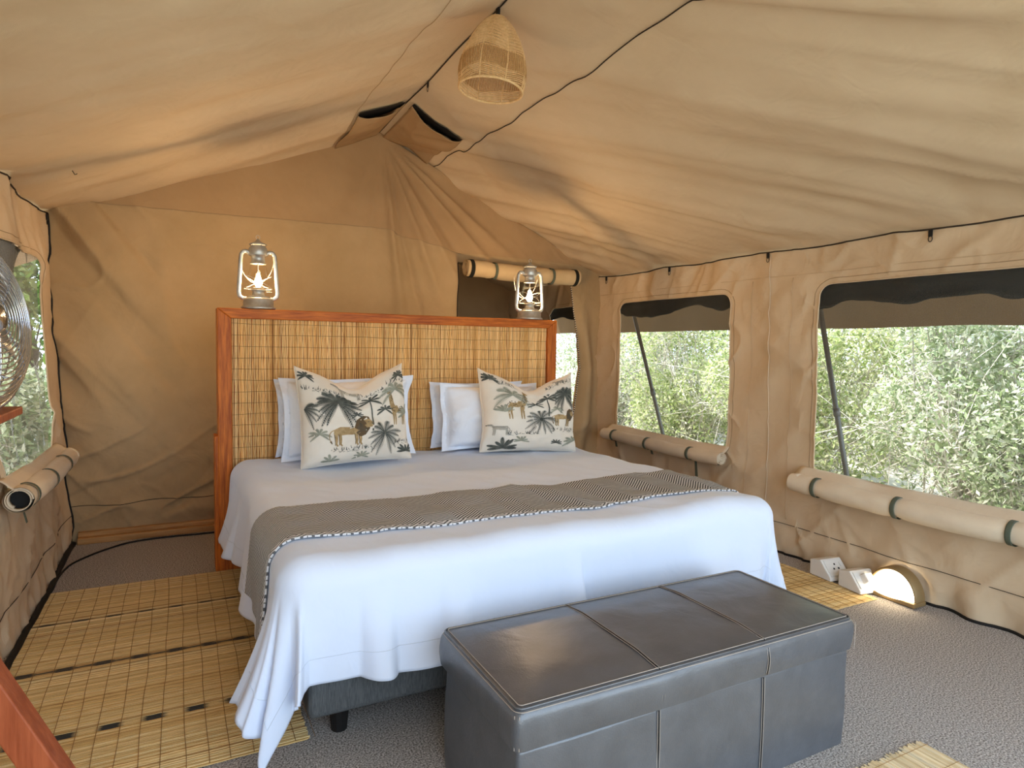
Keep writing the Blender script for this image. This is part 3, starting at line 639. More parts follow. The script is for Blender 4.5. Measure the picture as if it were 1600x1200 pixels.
        for j in range(34):
            if j < 16: t = j/16; a, b = .0+.12*t+rg.uniform(-.05, .05), 1.1-1.1*t
            else: a, b = rg.uniform(.02, .78), rg.uniform(-.24, .1)
            s.blob(T(s.ell(a, b, .035, .03, rg.uniform(0, 3), 6)), 'brown', .002)
    def zebra(s, x, y, k, f=1):
        s.fig('zebra_print')
        T = lambda L: [(x+f*a*k, y+b*k) for a, b in L]
        s.blob(T([(-.7,.2),(-.3,.26),(.2,.2),(.7,.3),(.85,.05),(.6,-.2),(0,-.24),(-.5,-.2)]), 'pale', .0012)
        for j in range(13): a = -.62+j*.11; s.stroke(T([(a,.24),(a+.06,.0),(a+.02,-.2)]), .055*k, .02*k, 'ink', n=4, off=.002)
        s.stroke(T([(-.6,.18),(-.85,.42),(-1.05,.32)]), .28*k, .16*k, 'pale', n=5, off=.0013)
        for j in range(5): a = -.68-j*.075; s.stroke(T([(a,.42),(a+.03,.22)]), .04*k, .02*k, 'ink', n=3, off=.002)
        s.stroke(T([(-1.05,.36),(-1.1,.28)]), .12*k, .1*k, 'ink', n=3, off=.002)
        for a in (-.52,-.4,.6,.72): s.stroke(T([(a,-.15),(a+.03,-.5),(a,-.85)]), .12*k, .05*k, 'pale', n=5); [s.stroke(T([(a-.05,-.25-.12*j),(a+.06,-.25-.12*j)]), .035*k, .03*k, 'ink', n=3, off=.002) for j in range(5)]
        s.stroke(T([(.84,.1),(.95,-.2),(.92,-.4)]), .03*k, .05*k, 'ink', n=4)
    def done(s, o):
        for nm, m in s.k: m.build(nm, [INK, INK2, TAN, BRN, PALE], o, local=True, kind='stuff' if nm == 'grass_print' else None)
def piping(S, o):
    e = [(t, 1) for t in np.linspace(-1, 1, 40)]+[(1, t) for t in np.linspace(1, -1, 40)][1:]+[(t, -1) for t in np.linspace(1, -1, 40)][1:]+[(-1, t) for t in np.linspace(-1, 1, 40)][1:-1]
    MB().tube([S(a, b, 1) for a, b in e], .0035, 5, closed=True).build('piped_edge', CUSH, o, smooth=True, local=True)
CG = 'printed safari cushions on the bed'
S1 = cushion_surf(.55, .465, .21, dip=.085, ear=.035, seed=23, pinch=.05)
c1 = cushion('cushion', S1, CUSH, (1.725, -.965, .587), -.20, .02, 'cream printed cushion with large dark palm and lion, on the left', 'cushion', CG, roll=-.03)
piping(S1, c1); p = Print(S1)
p.palm(-.36, .34, .44, 'ink', fr=19, droop=.42, a0=-62, a1=242, lw=.036, seed=1); p.palm(.22, .40, .26, 'ink', fr=7, trunk=.75, droop=.35, lw=.03, seed=2); p.palm(.49, .10, .18, 'ink', fr=7, droop=.4, lw=.03, seed=3)
p.palm(.72, .52, .36, 'grey', fr=8, droop=.6, lw=.03, seed=4); p.palm(.43, -.42, .36, 'ink', fr=14, droop=.35, a0=-70, a1=250, lw=.018, seed=5); p.palm(-.55, -.93, .2, 'grey', fr=5, droop=.2, a0=20, a1=160, lw=.03, seed=6)
p.palm(.95, .0, .25, 'grey', fr=6, droop=.2, a0=60, a1=200, lw=.03, seed=8); p.palm(-.95, .2, .3, 'ink', fr=6, droop=.5, a0=-60, a1=60, lw=.02, seed=12); p.palm(.86, -.84, .2, 'ink', fr=7, droop=.1, a0=0, a1=180, lw=.03, seed=13)
p.lion(-.16, -.36, .40); p.giraffe(.62, .10, .34); p.zebra(-.14, .76, .26); p.ground(-.55, .2, -.70, 'ink', 1); p.ground(.6, .95, -.62, 'ink', 2); p.ground(-.95, -.3, .60, 'ink', 3); p.ground(0, .5, .60, 'ink', 4)
p.palm(.84, .80, .16, 'ink', fr=9, droop=.4, lw=.03, seed=41); p.palm(-.86, .84, .15, 'ink', fr=8, droop=.4, lw=.025, seed=42); p.palm(-.72, -.35, .22, 'grey', fr=8, droop=.4, lw=.02, seed=43); p.palm(.0, -.88, .16, 'grey', fr=7, droop=.2, a0=0, a1=180, lw=.02, seed=44); p.palm(-.05, .0, .12, 'ink', fr=7, droop=.3, lw=.02, seed=45); p.ground(.55, .95, .70, 'ink', 7)
p.done(c1)
S2 = cushion_surf(.60, .43, .21, dip=.075, ear=.04, seed=37, pinch=.05)
c2 = cushion('cushion', S2, CUSH, (2.70, -.965, .585), -.20, -.04, 'cream printed cushion with giraffe and small palms, on the right', 'cushion', CG, roll=.05)
piping(S2, c2); p = Print(S2)
p.palm(-.47, .48, .42, 'grey', fr=8, droop=.55, lw=.03, seed=21); p.palm(.27, .50, .26, 'ink', fr=8, trunk=.6, droop=.45, lw=.03, seed=22); p.palm(.70, .52, .36, 'ink', fr=16, droop=.5, a0=-60, a1=240, lw=.03, seed=23)
p.palm(.0, .28, .2, 'ink', fr=6, droop=.3, lw=.03, seed=24); p.palm(.10, -.18, .38, 'ink', fr=14, droop=.35, a0=-70, a1=250, lw=.018, seed=25); p.palm(-.65, .0, .28, 'grey', fr=6, droop=.25, a0=30, a1=150, lw=.03, seed=26)
p.palm(-.62, -.93, .3, 'ink', fr=8, droop=.1, a0=0, a1=180, lw=.04, seed=27); p.palm(.85, -.75, .25, 'grey', fr=6, droop=.4, a0=40, a1=190, lw=.03, seed=28)
p.giraffe(-.22, .26, .42, -1); p.lion(.62, -.14, .31); p.zebra(-.74, -.42, .22); p.ground(-.6, .0, -.55, 'ink', 11); p.ground(.3, .9, -.45, 'ink', 12); p.ground(-.9, -.4, .78, 'ink', 13); p.ground(.3, .9, .85, 'ink', 14)
p.palm(-.84, .82, .18, 'ink', fr=9, droop=.4, lw=.03, seed=51); p.palm(-.3, -.75, .18, 'grey', fr=7, droop=.2, a0=0, a1=180, lw=.02, seed=52); p.palm(.45, .1, .15, 'grey', fr=8, droop=.4, lw=.02, seed=53); p.palm(.45, -.8, .14, 'ink', fr=7, droop=.2, a0=0, a1=180, lw=.02, seed=54); p.zebra(.62, .9, .12)
p.done(c2)
# ------------------------------------------------------------------ ottoman at the foot of the bed
OX0, OX1, OY0, OY1, OZL, OZ = 1.573, 2.718, -2.951, -2.492, .297, .392
ot = thing('storage_ottoman', ((OX0+OX1)/2, (OY0+OY1)/2, 0), 'dark brown leather storage ottoman with stitched lid at the foot of the bed', 'ottoman')
def rbox(x0, x1, y0, y1, z0, z1, R, puff=0, n=40, m=26, pf=.008, seed=0):
    """soft box: rounded vertical and top edges, slightly crowned panels"""
    mb = MB(); per = []
    segs = []
    for (cx, cy, a0) in ((x1-R, y1-R, 0), (x0+R, y1-R, 90), (x0+R, y0+R, 180), (x1-R, y0+R, 270)):
        segs += [(cx+R*math.cos(math.radians(a0+k*18)), cy+R*math.sin(math.radians(a0+k*18))) for k in range(6)]
    for i in range(len(segs)):
        a, b = segs[i], segs[(i+1) % len(segs)]; q = max(1, int(math.dist(a, b)/.04))
        for k in range(q): per.append((a[0]+(b[0]-a[0])*k/q, a[1]+(b[1]-a[1])*k/q))
    per = np.array(per); c = np.array([(x0+x1)/2, (y0+y1)/2]); rows = []
    zs = np.r_[np.linspace(z0, z1-R, 9), z1-R+R*np.sin(np.linspace(0, PI/2, 6))[1:]]
    for z in zs:
        ins = R-math.sqrt(max(R*R-max(z-(z1-R), 0)**2, 0)); b = pf*math.sin(PI*min(1, max(0, (z-z0)/(z1-z0))))
        s = np.array([(x1-x0)/2, (y1-y0)/2]); P = c+(per-c)*(1-(ins-b)/s); P = P+.003*noise(P[:, 0]*6+z*9, P[:, 1]*6, seed)[:, None]*np.sign(P-c)*(z < z1-R*.5); rows.append(np.c_[P, np.full(len(P), z)])
    last = rows[-1]
    for f in np.linspace(1, 0, 12)[1:]:
        P = c+(last[:, :2]-c)*f; e = np.minimum(np.abs(P[:, 0]-x0), np.abs(x1-P[:, 0])); e2 = np.minimum(np.abs(P[:, 1]-y0), np.abs(y1-P[:, 1]))
        rows.append(np.c_[P, z1+puff*ss(0, .12, np.minimum(e, e2))+.0025*fbm(P[:, 0]*5, P[:, 1]*5, seed)*(f < .95)])
    mb.grid(np.array(rows), wrap=True, flip=True); return mb
rbox(OX0+.012, OX1-.012, OY0+.012, OY1-.012, 0, OZL-.003, .012, seed=2, pf=.003).build('body', LEATHER, ot, smooth=True)
lid = rbox(OX0, OX1, OY0, OY1, OZL, OZ, .022, puff=.010, seed=5, pf=.005).build('lid', LEATHER, ot, smooth=True)
third = [OX0+(OX1-OX0)*k for k in (.355, .675)]
def topz(x, y): return OZ+.010*float(ss(0, .12, min(x-OX0, OX1-x, y-OY0, OY1-y)))
for x in third:
    for dx in (-.004, .004):
        ys = np.linspace(OY0+.012, OY1-.012, 30); MB().tube([(x+dx, y, topz(x, y)+.0008) for y in ys], .0012, 4).build('lid_stitching', THREAD, lid, smooth=True)
        MB().tube([(x+dx, OY0-.0055*math.sin(PI*k)-.0005, OZL+.004+(OZ-OZL-.02)*k) for k in np.linspace(0, 1, 8)], .0010, 4).build('lid_stitching', THREAD, lid, smooth=True)
        MB().tube([(x+dx, OY0+.0095-.002*math.sin(PI*k), .01+(OZL-.02)*k) for k in np.linspace(0, 1, 12)], .0010, 4).build('body_stitching', THREAD, ot, smooth=True)
    MB().tube([(x, y, topz(x, y)+.0002) for y in np.linspace(OY0+.012, OY1-.012, 30)], .0022, 4).build('seam_groove', BLACK, lid, smooth=True)
    MB().tube([(x, OY0-.0055*math.sin(PI*k), OZL+.004+(OZ-OZL-.02)*k) for k in np.linspace(0, 1, 8)], .0016, 4).build('seam_groove', BLACK, lid, smooth=True)
    MB().tube([(x, OY0+.0098-.002*math.sin(PI*k), .01+(OZL-.02)*k) for k in np.linspace(0, 1, 12)], .0018, 4).build('body_seam', BLACK, ot, smooth=True)
def rim(ins, z, r, m, nm):
    R = .026; q = []
    for (cx, cy, a0) in ((OX1-R, OY1-R, 0), (OX0+R, OY1-R, 90), (OX0+R, OY0+R, 180), (OX1-R, OY0+R, 270)):
        q += [(cx+(R-ins)*math.cos(math.radians(a0+k*15)), cy+(R-ins)*math.sin(math.radians(a0+k*15)), z) for k in range(7)]
    MB().tube(q, r, 5, closed=True).build(nm, m, lid, smooth=True)
rim(.016, OZ+.0015, .0013, THREAD, 'lid_stitching'); rim(.0035, OZ-.009, .0013, THREAD, 'lid_stitching'); rim(.008, OZ-.0025, .0030, LEATHER, 'lid_piping')
for (x, y) in ((OX0+.004, OY0+.004), (OX1-.004, OY0+.004)):
    for d in ((.005, -.003), (-.003, .005)): MB().tube([(x+d[0], y+d[1], OZL+.003), (x+d[0], y+d[1], OZ-.014)], .0011, 4).build('corner_stitching', THREAD, lid)

# ------------------------------------------------------------------ reed mats
THR2 = mat('mat_string', lin(150,112,66), .9)
def mat_thing(o, U, V, length, width, label, pitch, strings, dye=None, ragged=.006, seed=1, cols=None):
    t = thing('reed_mat', (o[0], o[1], 0), label, 'floor mat', 'reed mats on the carpet')
    rmb, C = reed_sheet((o[0], o[1], .003), U, V, (0,0,1), length, width, pitch, .0045, seg=max(8, int(length/.0195)), dye=dye, ragged=ragged, seed=seed, wob=.0013, cols=cols)
    rmb.build('reeds', REED, t, kind='stuff', colors=C)
    U, V = np.array(U), np.array(V)
    for k, s in enumerate(strings):
        w = np.linspace(0, width, 50); P = np.array(o)[None, :]*1.0+np.outer(s+.004*noise(w*5, k, 4), U)+np.outer(w, V); P[:, 2] = .0082
        MB().tube(P, .0009, 4).build('string', THR2, t)
    return t
STR = np.arange(.03, .92, .058)
def dyeL(v, u, rg):
    cell = int((u-.03)//.058)
    for yy, w in ((.40, .010), (.855, .013)):
        if abs(v-yy) < w: return .9 if (cell % 2 == 0 or abs(v-yy) < .0035) else 0
        if abs(v-yy-.045) < .003: return .25
    if abs(v-1.32) < .017: return .97 if cell % 2 == 1 else 0
    return 0
REEDM = [lin(222,188,128), lin(210,172,108), lin(232,204,146), lin(198,156,92), lin(216,180,116), lin(176,132,76)]
mat_thing((.385, -.578, 0), (1,0,0), (0,-1,0), .88, 1.645, 'large reed mat with black dashed stripes beside the left of the bed', .0050, STR, dyeL, cols=REEDM, seed=2)
mat_thing((3.12, -.62, 0), (1,0,.0), (0,-1,0), .765, 1.66, 'reed mat between the bed and the socket boxes on the right', .0050, np.arange(.03, .75, .058), None, cols=REEDM, seed=3)
mat_thing((1.35, -3.045, 0), (0,-1,0), (1,0,0), .75, 1.57, 'pale reed mat lying in front of the ottoman, only a corner showing', .0065, np.arange(.018, .75, .09), None, ragged=.012, cols=[lin(236,216,176), lin(226,202,158), lin(240,224,190)], seed=4)

# ------------------------------------------------------------------ storm lanterns on the headboard
BULB = emit_mat('lit_filament_bulb', (1, .69, .38, 1), 440)
LG = 'storm lanterns on top of the headboard'
def lantern(loc, label):
    t = thing('storm_lantern', loc, label, 'lantern', LG); x, y, z = loc
    b = MB().lathe([(0,.0),(.076,.0),(.080,.006),(.076,.012),(.070,.016),(.070,.044),(.066,.052),(.050,.056),(0,.056)], loc, 36).build('fuel_tank', GALV, t, smooth=True)
    MB().lathe([(.052,.055),(.052,.062),(.030,.066),(.026,.088),(.034,.090),(.034,.096),(0,.096)], loc, 28).build('burner', GALV, t, smooth=True)
    for sx in (-1, 1):
        path = [(sx*.030,.262),(sx*.052,.278),(sx*.066,.276),(sx*.076,.262),(sx*.079,.235),(sx*.083,.17),(sx*.087,.11),(sx*.089,.082),(sx*.085,.062),(sx*.072,.052),(sx*.055,.050)]
        pts = []
        for k in range(len(path)-1):
            for q in range(4): f = q/4; pts.append((x+path[k][0]*(1-f)+path[k+1][0]*f, y, z+path[k][1]*(1-f)+path[k+1][1]*f))
        pts.append((x+path[-1][0], y, z+path[-1][1]))
        MB().tube(pts, .0095, 10).build('air_tube', GALV, t, smooth=True)
    MB().lathe([(.034,.096),(.046,.112),(.054,.132),(.052,.152),(.044,.180),(.036,.210),(.034,.222)], loc, 32).build('glass_globe', GLASS, t, smooth=True)
    ch = MB().lathe([(.036,.218),(.037,.222),(.031,.226),(.031,.256),(.040,.258),(.042,.262),(.042,.292),(.036,.300),(.034,.306)], loc, 32).build('chimney', GALV, t, smooth=True)
    MB().lathe([(.0,.318),(.020,.314),(.040,.310),(.041,.313),(.024,.322),(.010,.330),(.006,.338),(0,.340)], loc, 24).build('cap', GALV, t, smooth=True)
    for k in range(4): a = k*PI/2+.4; MB().tube([(x+.030*math.cos(a), y+.030*math.sin(a), z+.302), (x+.030*math.cos(a), y+.030*math.sin(a), z+.314)], .002, 5).build('cap_post', GALV, t)
    MB().tube([(x+.009*math.cos(a), y, z+.347+.010*math.sin(a)) for a in np.linspace(0, 2*PI, 15)[:-1]], .0014, 5, closed=True).build('lift_ring', GALV, t, smooth=True)
    # wire guard: two crossing hoops and a ring
    for s in (-1, 1):
        pts = []
        for a in np.linspace(0, 2*PI, 41)[:-1]: rr = .060; pts.append((x+rr*math.cos(a), y+rr*math.sin(a), z+.132+s*.030*math.cos(a)))
        MB().tube(pts, .0015, 5, closed=True).build('guard_wire', GALV, t, smooth=True)
    MB().tube([(x+.064*math.cos(a), y+.064*math.sin(a), z+.100) for a in np.linspace(0, 2*PI, 41)[:-1]], .0015, 5, closed=True).build('guard_wire', GALV, t, smooth=True)
    # bail handle folded down behind
    MB().tube([(x+.080*math.cos(a), y+.045+.03*math.sin(a), z+.262-.13*math.sin(a)) for a in np.linspace(0, PI, 24)], .0016, 5).build('bail_handle', GALV, t, smooth=True)
    MB().tube([(x+.034,y-.01,z+.085),(x+.060,y-.018,z+.085)], .002, 5).build('wick_knob', GALV, t)
    # bulb: hangs from the chimney
    MB().tube([(x, y, z+.232), (x, y, z+.172)], .003, 6).build('bulb_stem', GALV, t)
    MB().lathe([(0,.108),(.010,.110),(.017,.122),(.018,.134),(.013,.148),(.009,.160),(.008,.172),(0,.172)], loc, 16).build('bulb', BULB, t, smooth=True)
    t.scale = (1.08, 1.08, 1.08)
    return t
lan = lantern((1.312, -.502, HZ+.001), 'lit galvanised storm lantern standing on the left end of the headboard')
l2 = copy_tree(lan, (1.628, 0, 0)); l2['label'] = 'lit galvanised storm lantern on the right end of the headboard, before the doorway'

# ------------------------------------------------------------------ pendant lamp woven from cord
PX, PY, PZ = XM, -1.566, 2.60
pn = thing('pendant_lamp', (PX, PY, PZ), 'bell-shaped pendant lamp woven from jute cord hanging from the tent ridge', 'pendant lamp')
tilt = Matrix.Rotation(math.radians(5), 3, Vector((.3, 1, 0)))
def prad(t): return .148*(math.sin(min(1, t*1.02+.02)*PI/2)**.62)*(1-.07*max(0, t-.72)/.28)+.012*(1-t)
def pp(a, t, off=0):
    r = (prad(t)+off); return Vector((PX, PY, PZ-.012))+tilt @ Vector((r*math.cos(a), r*math.sin(a), -.305*t))
NR = 8; JUTE2 = mat('jute_cord_dark', lin(206,166,112), .85, var=lin(180,138,86), vscale=70)
for k in range(NR):
    a = 2*PI*k/NR; MB().tube([pp(a, t) for t in np.linspace(.0, 1, 22)], .0028, 6).build('rib', JUTE, pn, smooth=True)
MB().tube([pp(2*PI*k/48, 1) for k in range(48)], .0052, 8, closed=True).build('rim', JUTE, pn, smooth=True)
MB().tube([pp(2*PI*k/16, .01) for k in range(16)], .004, 6, closed=True).build('crown_ring', JUTE, pn, smooth=True)
def weave(name, lo, hi, rows, slant, r=.0021):
    mb = MB()
    for k in range(NR):
        a0, a1 = 2*PI*k/NR, 2*PI*(k+1)/NR; sg = 1 if k % 2 else -1
        for j in range(rows):
            t0 = lo+(hi-lo)*j/rows; mb.tube([pp(a0+(a1-a0)*f, min(1, max(.005, t0+sg*slant*(f-.5))), .0012*(j % 2)) for f in np.linspace(0, 1, 6)], r, 4, caps=False)
    mb.build(name, JUTE, pn, smooth=True, kind='stuff')
weave('upper_weave', .02, .58, 23, .085, .0026)
mb = MB()
for k in range(NR):
    a0, a1 = 2*PI*k/NR, 2*PI*(k+1)/NR; sg = 1 if k % 2 else -1
    for j in range(17):
        f = (j+.5)/17; sh = sg*.055*(f-.5); lean = .10*(a1-a0)
        for i in range(1): mb.tube([pp(a0+(a1-a0)*f+lean*(t-.5), .585+sh+(.255)*t, .0015*(j % 2)) for t in np.linspace(0, 1, 6)], .0022, 4, caps=False)
mb.build('middle_weave', JUTE2, pn, smooth=True, kind='stuff')
weave('band', .585, .60, 2, .055, .0024); weave('lower_weave', .835, 1.0, 7, .075, .0022)
MB().tube([pp(0, 0), Vector((PX, PY, PZ)), Vector((PX, PY, PZ+.035))], .004, 6).build('hanging_cord', BLACK, pn)
MB().box((PX-.006, PY-.012, PZ-.004), (PX+.006, PY+.012, PZ+.032)).build('hanging_tab', BLACK, pn, bevel=.002)
MB().lathe([(0,-.03),(.018,-.03),(.018,-.085),(.014,-.09),(0,-.09)], (PX, PY, PZ), 14).build('lamp_holder', BLACK, pn, smooth=True)

# ------------------------------------------------------------------ rolled-up window blinds and the door flap
def spiral_end(mb, c, R, turns=3.2, d=(0, 1, 0), th=.0022, ln=.004, start=.35): pass
def blind(name, a, b, R, label, straps, hollow=.0, wallx=None, sgn=1, cat='blind', group='rolled canvas blinds', m=None, tails=(), sag=.01, capm=None, seed=1):
    a, b = Vector(a), Vector(b); t = thing(name, (a+b)/2, label, cat, group); L = (b-a).length; d = (b-a).normalized(); m = m or CANVAS_R
    x = Vector((1, 0, 0)) if abs(d.x) < .5 else Vector((0, 1, 0)); x = (x-d*x.dot(d)).normalized(); z = x.cross(d)
    if z.z < 0: z = -z
    rg = np.random.default_rng(seed)
    def c(f): return a+d*L*f-Vector((0, 0, sag*math.sin(PI*f)))+Vector((0, 0, 1))*float(.004*noise(f*6, 0, seed))
    n = 24; fs = np.linspace(0, 1, 46); G = np.zeros((46, n, 3))
    for i, f in enumerate(fs):
        sq = 1-.16*sum(math.exp(-((f-s)*L/.03)**2) for s in straps); r = R*sq*(1+.04*float(noise(f*9, 1, seed)))
        for k in range(n):
            an = 2*PI*k/n; rr = r*(1+.05*float(noise(f*14, an*1.2, seed+1))); G[i, k] = c(f)+(x*math.cos(an)+z*math.sin(an))*rr
    mb = MB(); mb.grid(G, wrap=True); roll = mb.build('canvas_roll', m, t, smooth=True)
    for f, sg in ((0, -1), (1, 1)):                       # coiled edge of the canvas at each end
        mb = MB(); pts = []; NT = 70 if not hollow else 36
        for k in range(NT):
            an = k*.30; rr = R*(.97-(.86-hollow)*k/NT); pts.append((rr, an))
        vs = []
        for rr, an in pts:
            p = c(f)+(x*math.cos(an)+z*math.sin(an))*rr; vs += [p+d*sg*.003, p-d*sg*.05]
        mb.add(vs, [(2*i, 2*i+1, 2*i+3, 2*i+2) for i in range(len(pts)-1)]); mb.build('coiled_edge', m, t, smooth=True, solid=.003)
        mb = MB(); mb.lathe([(0,0),(R*.93,0)], c(f)-d*sg*.045, 20, axis=d); mb.build('coil_core', BLACK if hollow else CORD, t)
    for s in straps:
        mb = MB(); G = np.zeros((5, 26, 3))
        for i, w in enumerate(np.linspace(-.011, .011, 5)):
            for k in range(26):
                an = 2*PI*k/26; G[i, k] = c(s)+d*w+(x*math.cos(an)+z*math.sin(an))*(R*.93+.003)
        mb.grid(G, wrap=True); so = mb.build('strap', STRAP, t, smooth=True, solid=.002)
        if wallx is not None:                              # strap runs on to the wall
            p = c(s); MB().box((min(p.x, wallx)+.0, p.y-.011, p.z+R*.80), (max(p.x, wallx), p.y+.011, p.z+R*.84)).build('strap_end', STRAP, so)
    for s, ln in tails:
        p = c(s)+x*0; q = p-Vector((0, 0, R*.9)); mb = MB(); mb.add([q+d*.010, q-d*.010, q-d*.013+Vector((0,0,-ln))+x*.012, q+d*.012+Vector((0,0,-ln))+x*.012], [(0,1,2,3)]); mb.build('strap_tail', STRAP, t, solid=.002)
    if capm:
        for f in (.035, .965):
            mb = MB(); G = np.zeros((4, 26, 3))
            for i, w in enumerate(np.linspace(-.015, .015, 4)):
                for k in range(26):
                    an = 2*PI*k/26; G[i, k] = c(f)+d*w+(x*math.cos(an)+z*math.sin(an))*(R*1.035)
            mb.grid(G, wrap=True); mb.build('dark_edge_band', capm, t, smooth=True, solid=.002)
    if wallx is not None:                                  # canvas hangs from the sill into the roll
        mb = MB(); G = np.zeros((46, 6, 3))
        for i, f in enumerate(fs):
            p = c(f)
            for k in range(6):
                g = k/5; G[i, k] = (wallx+(p.x-wallx)*g, p.y, p.z+R*.75+.042*(1-g)+.012*float(noise(f*9, g, seed+4))*math.sin(PI*g))
        mb.grid(G); mb.build('hanging_canvas', m, t, smooth=True, solid=.003)
    return t
blind('rolled_blind', (3.985, .10, .497), (3.985, -1.165, .492), .043, 'rolled cream canvas blind with three straps under the smaller right window', (.11, .43, .78), wallx=XR-.012, tails=((.12, .05), (.46, .035), (.82, .11)))
blind('rolled_blind', (3.975, -1.71, .452), (3.975, -3.12, .46), .052, 'rolled cream canvas blind under the large right window behind the half-moon lamp', (.11, .42, .76), wallx=XR-.012, sag=.014, seed=5)
blind('rolled_blind', (.405, .03, .545), (.405, -1.225, .585), .047, 'rolled cream canvas blind with open hollow end under the left window', (.22, .55, .90), hollow=.62, wallx=.345, sgn=-1, tails=((.95, .055),), seed=9)
blind('rolled_door_flap', (2.80, .21, 1.748), (3.765, .215, 1.735), .062, 'rolled canvas door flap with dark edge bands tied above the doorway', (.235, .745), m=mat('canvas_flap_sand', lin(204,176,134), .9, var=lin(192,164,122), vscale=5, bump=.0004, bscale=500), capm=OLIVE, sag=.012, seed=14)
# ------------------------------------------------------------------ sockets, floor lamp, cable
def socket(loc, rz, label, plug):
    t = thing('socket_box', loc, label, 'socket', 'white socket boxes by the right wall'); t.rotation_euler = (0, 0, rz); t.scale = (1.3, 1.3, 1.3)
    prof = [(-.055, 0), (.05, 0), (.05, .060), (.0, .072), (-.055, .012)]       # (y, z): sloping face towards -y
    n = len(prof); vs = [(sx*.052, y, z) for sx in (-1, 1) for y, z in prof]
    MB().add(vs, [tuple(range(n)), tuple(range(2*n-1, n-1, -1))]+[(i, i+n, (i+1) % n+n, (i+1) % n) for i in range(n)]).build('housing', PLAST, t, local=True, bevel=.003)
    d = Vector((0, .055, .060)).normalized(); nn = Vector((0, -d.z, d.y)); o = Vector((0, -.0275, .042))
    def quad(cx, cy, w, h, th, m, nm, bev=.001):
        mb = MB(); b = [o+Vector((1, 0, 0))*(cx+sx*w/2)+d*(cy+sy*h/2) for sx, sy in ((-1,-1),(1,-1),(1,1),(-1,1))]
        mb.add([p+nn*.0004 for p in b]+[p+nn*th for p in b], [(3,2,1,0),(4,5,6,7),(0,1,5,4),(1,2,6,5),(2,3,7,6),(3,0,4,7)]); return mb.build(nm, m, t, local=True, bevel=bev)
    quad(0, 0, .088, .066, .004, PLAST, 'face_plate')
    for cx, cy in ((-.012, -.004), (.012, -.004), (0, .014)): quad(cx, cy, .007, .007, .0048, BLACK, 'pin_hole', 0)
    quad(.030, .012, .012, .020, .008, PLAST, 'rocker_switch')
    if plug: quad(-.004, 0, .036, .036, .030, PLAST, 'plug', .004)
    return t
socket((3.945, -1.98, .0085), -.12, 'white angled socket box nearest the bed, on the right mat', False)
socket((3.925, -2.16, .0085), -.16, 'white angled socket box with a plug, beside the half-moon lamp', True)
fl = thing('half_moon_lamp', (3.97, -2.31, 0), 'lit half-moon bulkhead lamp glowing on the carpet by the right wall', 'lamp')
HM = emit_mat('lit_diffuser', (1, .82, .54, 1), 12)
R0 = .118; cy0 = -2.305; xf = 3.955
def half(r, x, n=24): return [(x, cy0+r*math.cos(a), .022+r*1.12*math.sin(a)) for a in np.linspace(0, PI, n)]
arc = half(R0, xf); mb = MB(); G = np.array([half(R0, 4.02), half(R0, 3.955), half(R0-.008, 3.950), half(R0-.012, 3.958)]); mb.grid(G); mb.build('rim', BRONZE, fl, smooth=True)
mb = MB(); n = 24
Gd = np.array([[(3.957-.040*(1-f*f), cy0+f*(R0-.011)*math.cos(a), .022+f*(R0-.011)*1.12*math.sin(a)) for a in np.linspace(0, PI, n)] for f in np.linspace(1, 0, 8)]); mb.grid(Gd); mb.build('diffuser', HM, fl, smooth=True)
MB().box((3.925, cy0-R0-.006, .002), (4.02, cy0+R0+.006, .023)).build('base_ledge', BRONZE, fl, bevel=.004)
mb = MB(); mb.add(half(R0-.004, 4.018), [tuple(range(24))]); mb.build('back_plate', BRONZE, fl)
P = [(1.6,.20),(1.1,.166),(.85,.185),(.66,.16),(.52,.02),(.42,-.14),(.395,-.30),(.392,-.52)]
t = np.linspace(0, len(P)-1, 60); q = np.array(P); xs = np.interp(t, range(len(P)), q[:, 0]); ysn = np.interp(t, range(len(P)), q[:, 1])
ker = np.ones(7)/7; xs = np.convolve(np.pad(xs, 3, 'edge'), ker, 'valid'); ysn = np.convolve(np.pad(ysn, 3, 'edge'), ker, 'valid')
props(MB().tube(np.stack([xs, ysn, 0*xs+.006], -1), .005, 6).build('power_cable', BLACK, smooth=True), 'black power cable trailing over the carpet behind the left mat', 'cable')

# ------------------------------------------------------------------ fan on a wooden tripod stand at the left edge
st = thing('tripod_stand', (.50, -2.6, 0), 'reddish wooden tripod stand with a slanting leg at the left edge', 'stand')
TZ = 1.03
MB().box((.405, -2.74, TZ-.018), (.625, -2.36, TZ)).build('top_board', TABW, st, bevel=.003)
MB().bar((.415, -2.70, TZ-.018), (.880, -2.72, 0.01), .050, .062, upv=(0, 1, 0)).build('leg', TABW, st, bevel=.003)
MB().bar((.435, -2.42, TZ-.018), (.435, -2.30, 0.006), .04, .05, upv=(0, 1, 0)).build('leg', TABW, st, bevel=.003)
MB().bar((.435, -2.68, TZ-.018), (.435, -2.98, 0.006), .04, .05, upv=(0, 1, 0)).build('leg', TABW, st, bevel=.003)
fa = thing('desk_fan', (.53, -2.52, TZ), 'chrome desk fan with round wire guard at the left edge by the window', 'fan')
FC = Vector((.565, -2.50, TZ+.187)); ax = Vector((.93, -.30, .12)).normalized(); s1 = ax.cross(Vector((0, 0, 1))).normalized(); s2 = s1.cross(ax)
def ring(r, o, w, m, nm, par): MB().tube([FC+ax*o+(s1*math.cos(a)+s2*math.sin(a))*r for a in np.linspace(0, 2*PI, 57)[:-1]], w, 6, closed=True).build(nm, m, par, smooth=True)
R = .182
gd = None
def dome(r, sg): return sg*.055*math.sqrt(max(0, 1-(r/R)**2.4))
mb = MB()
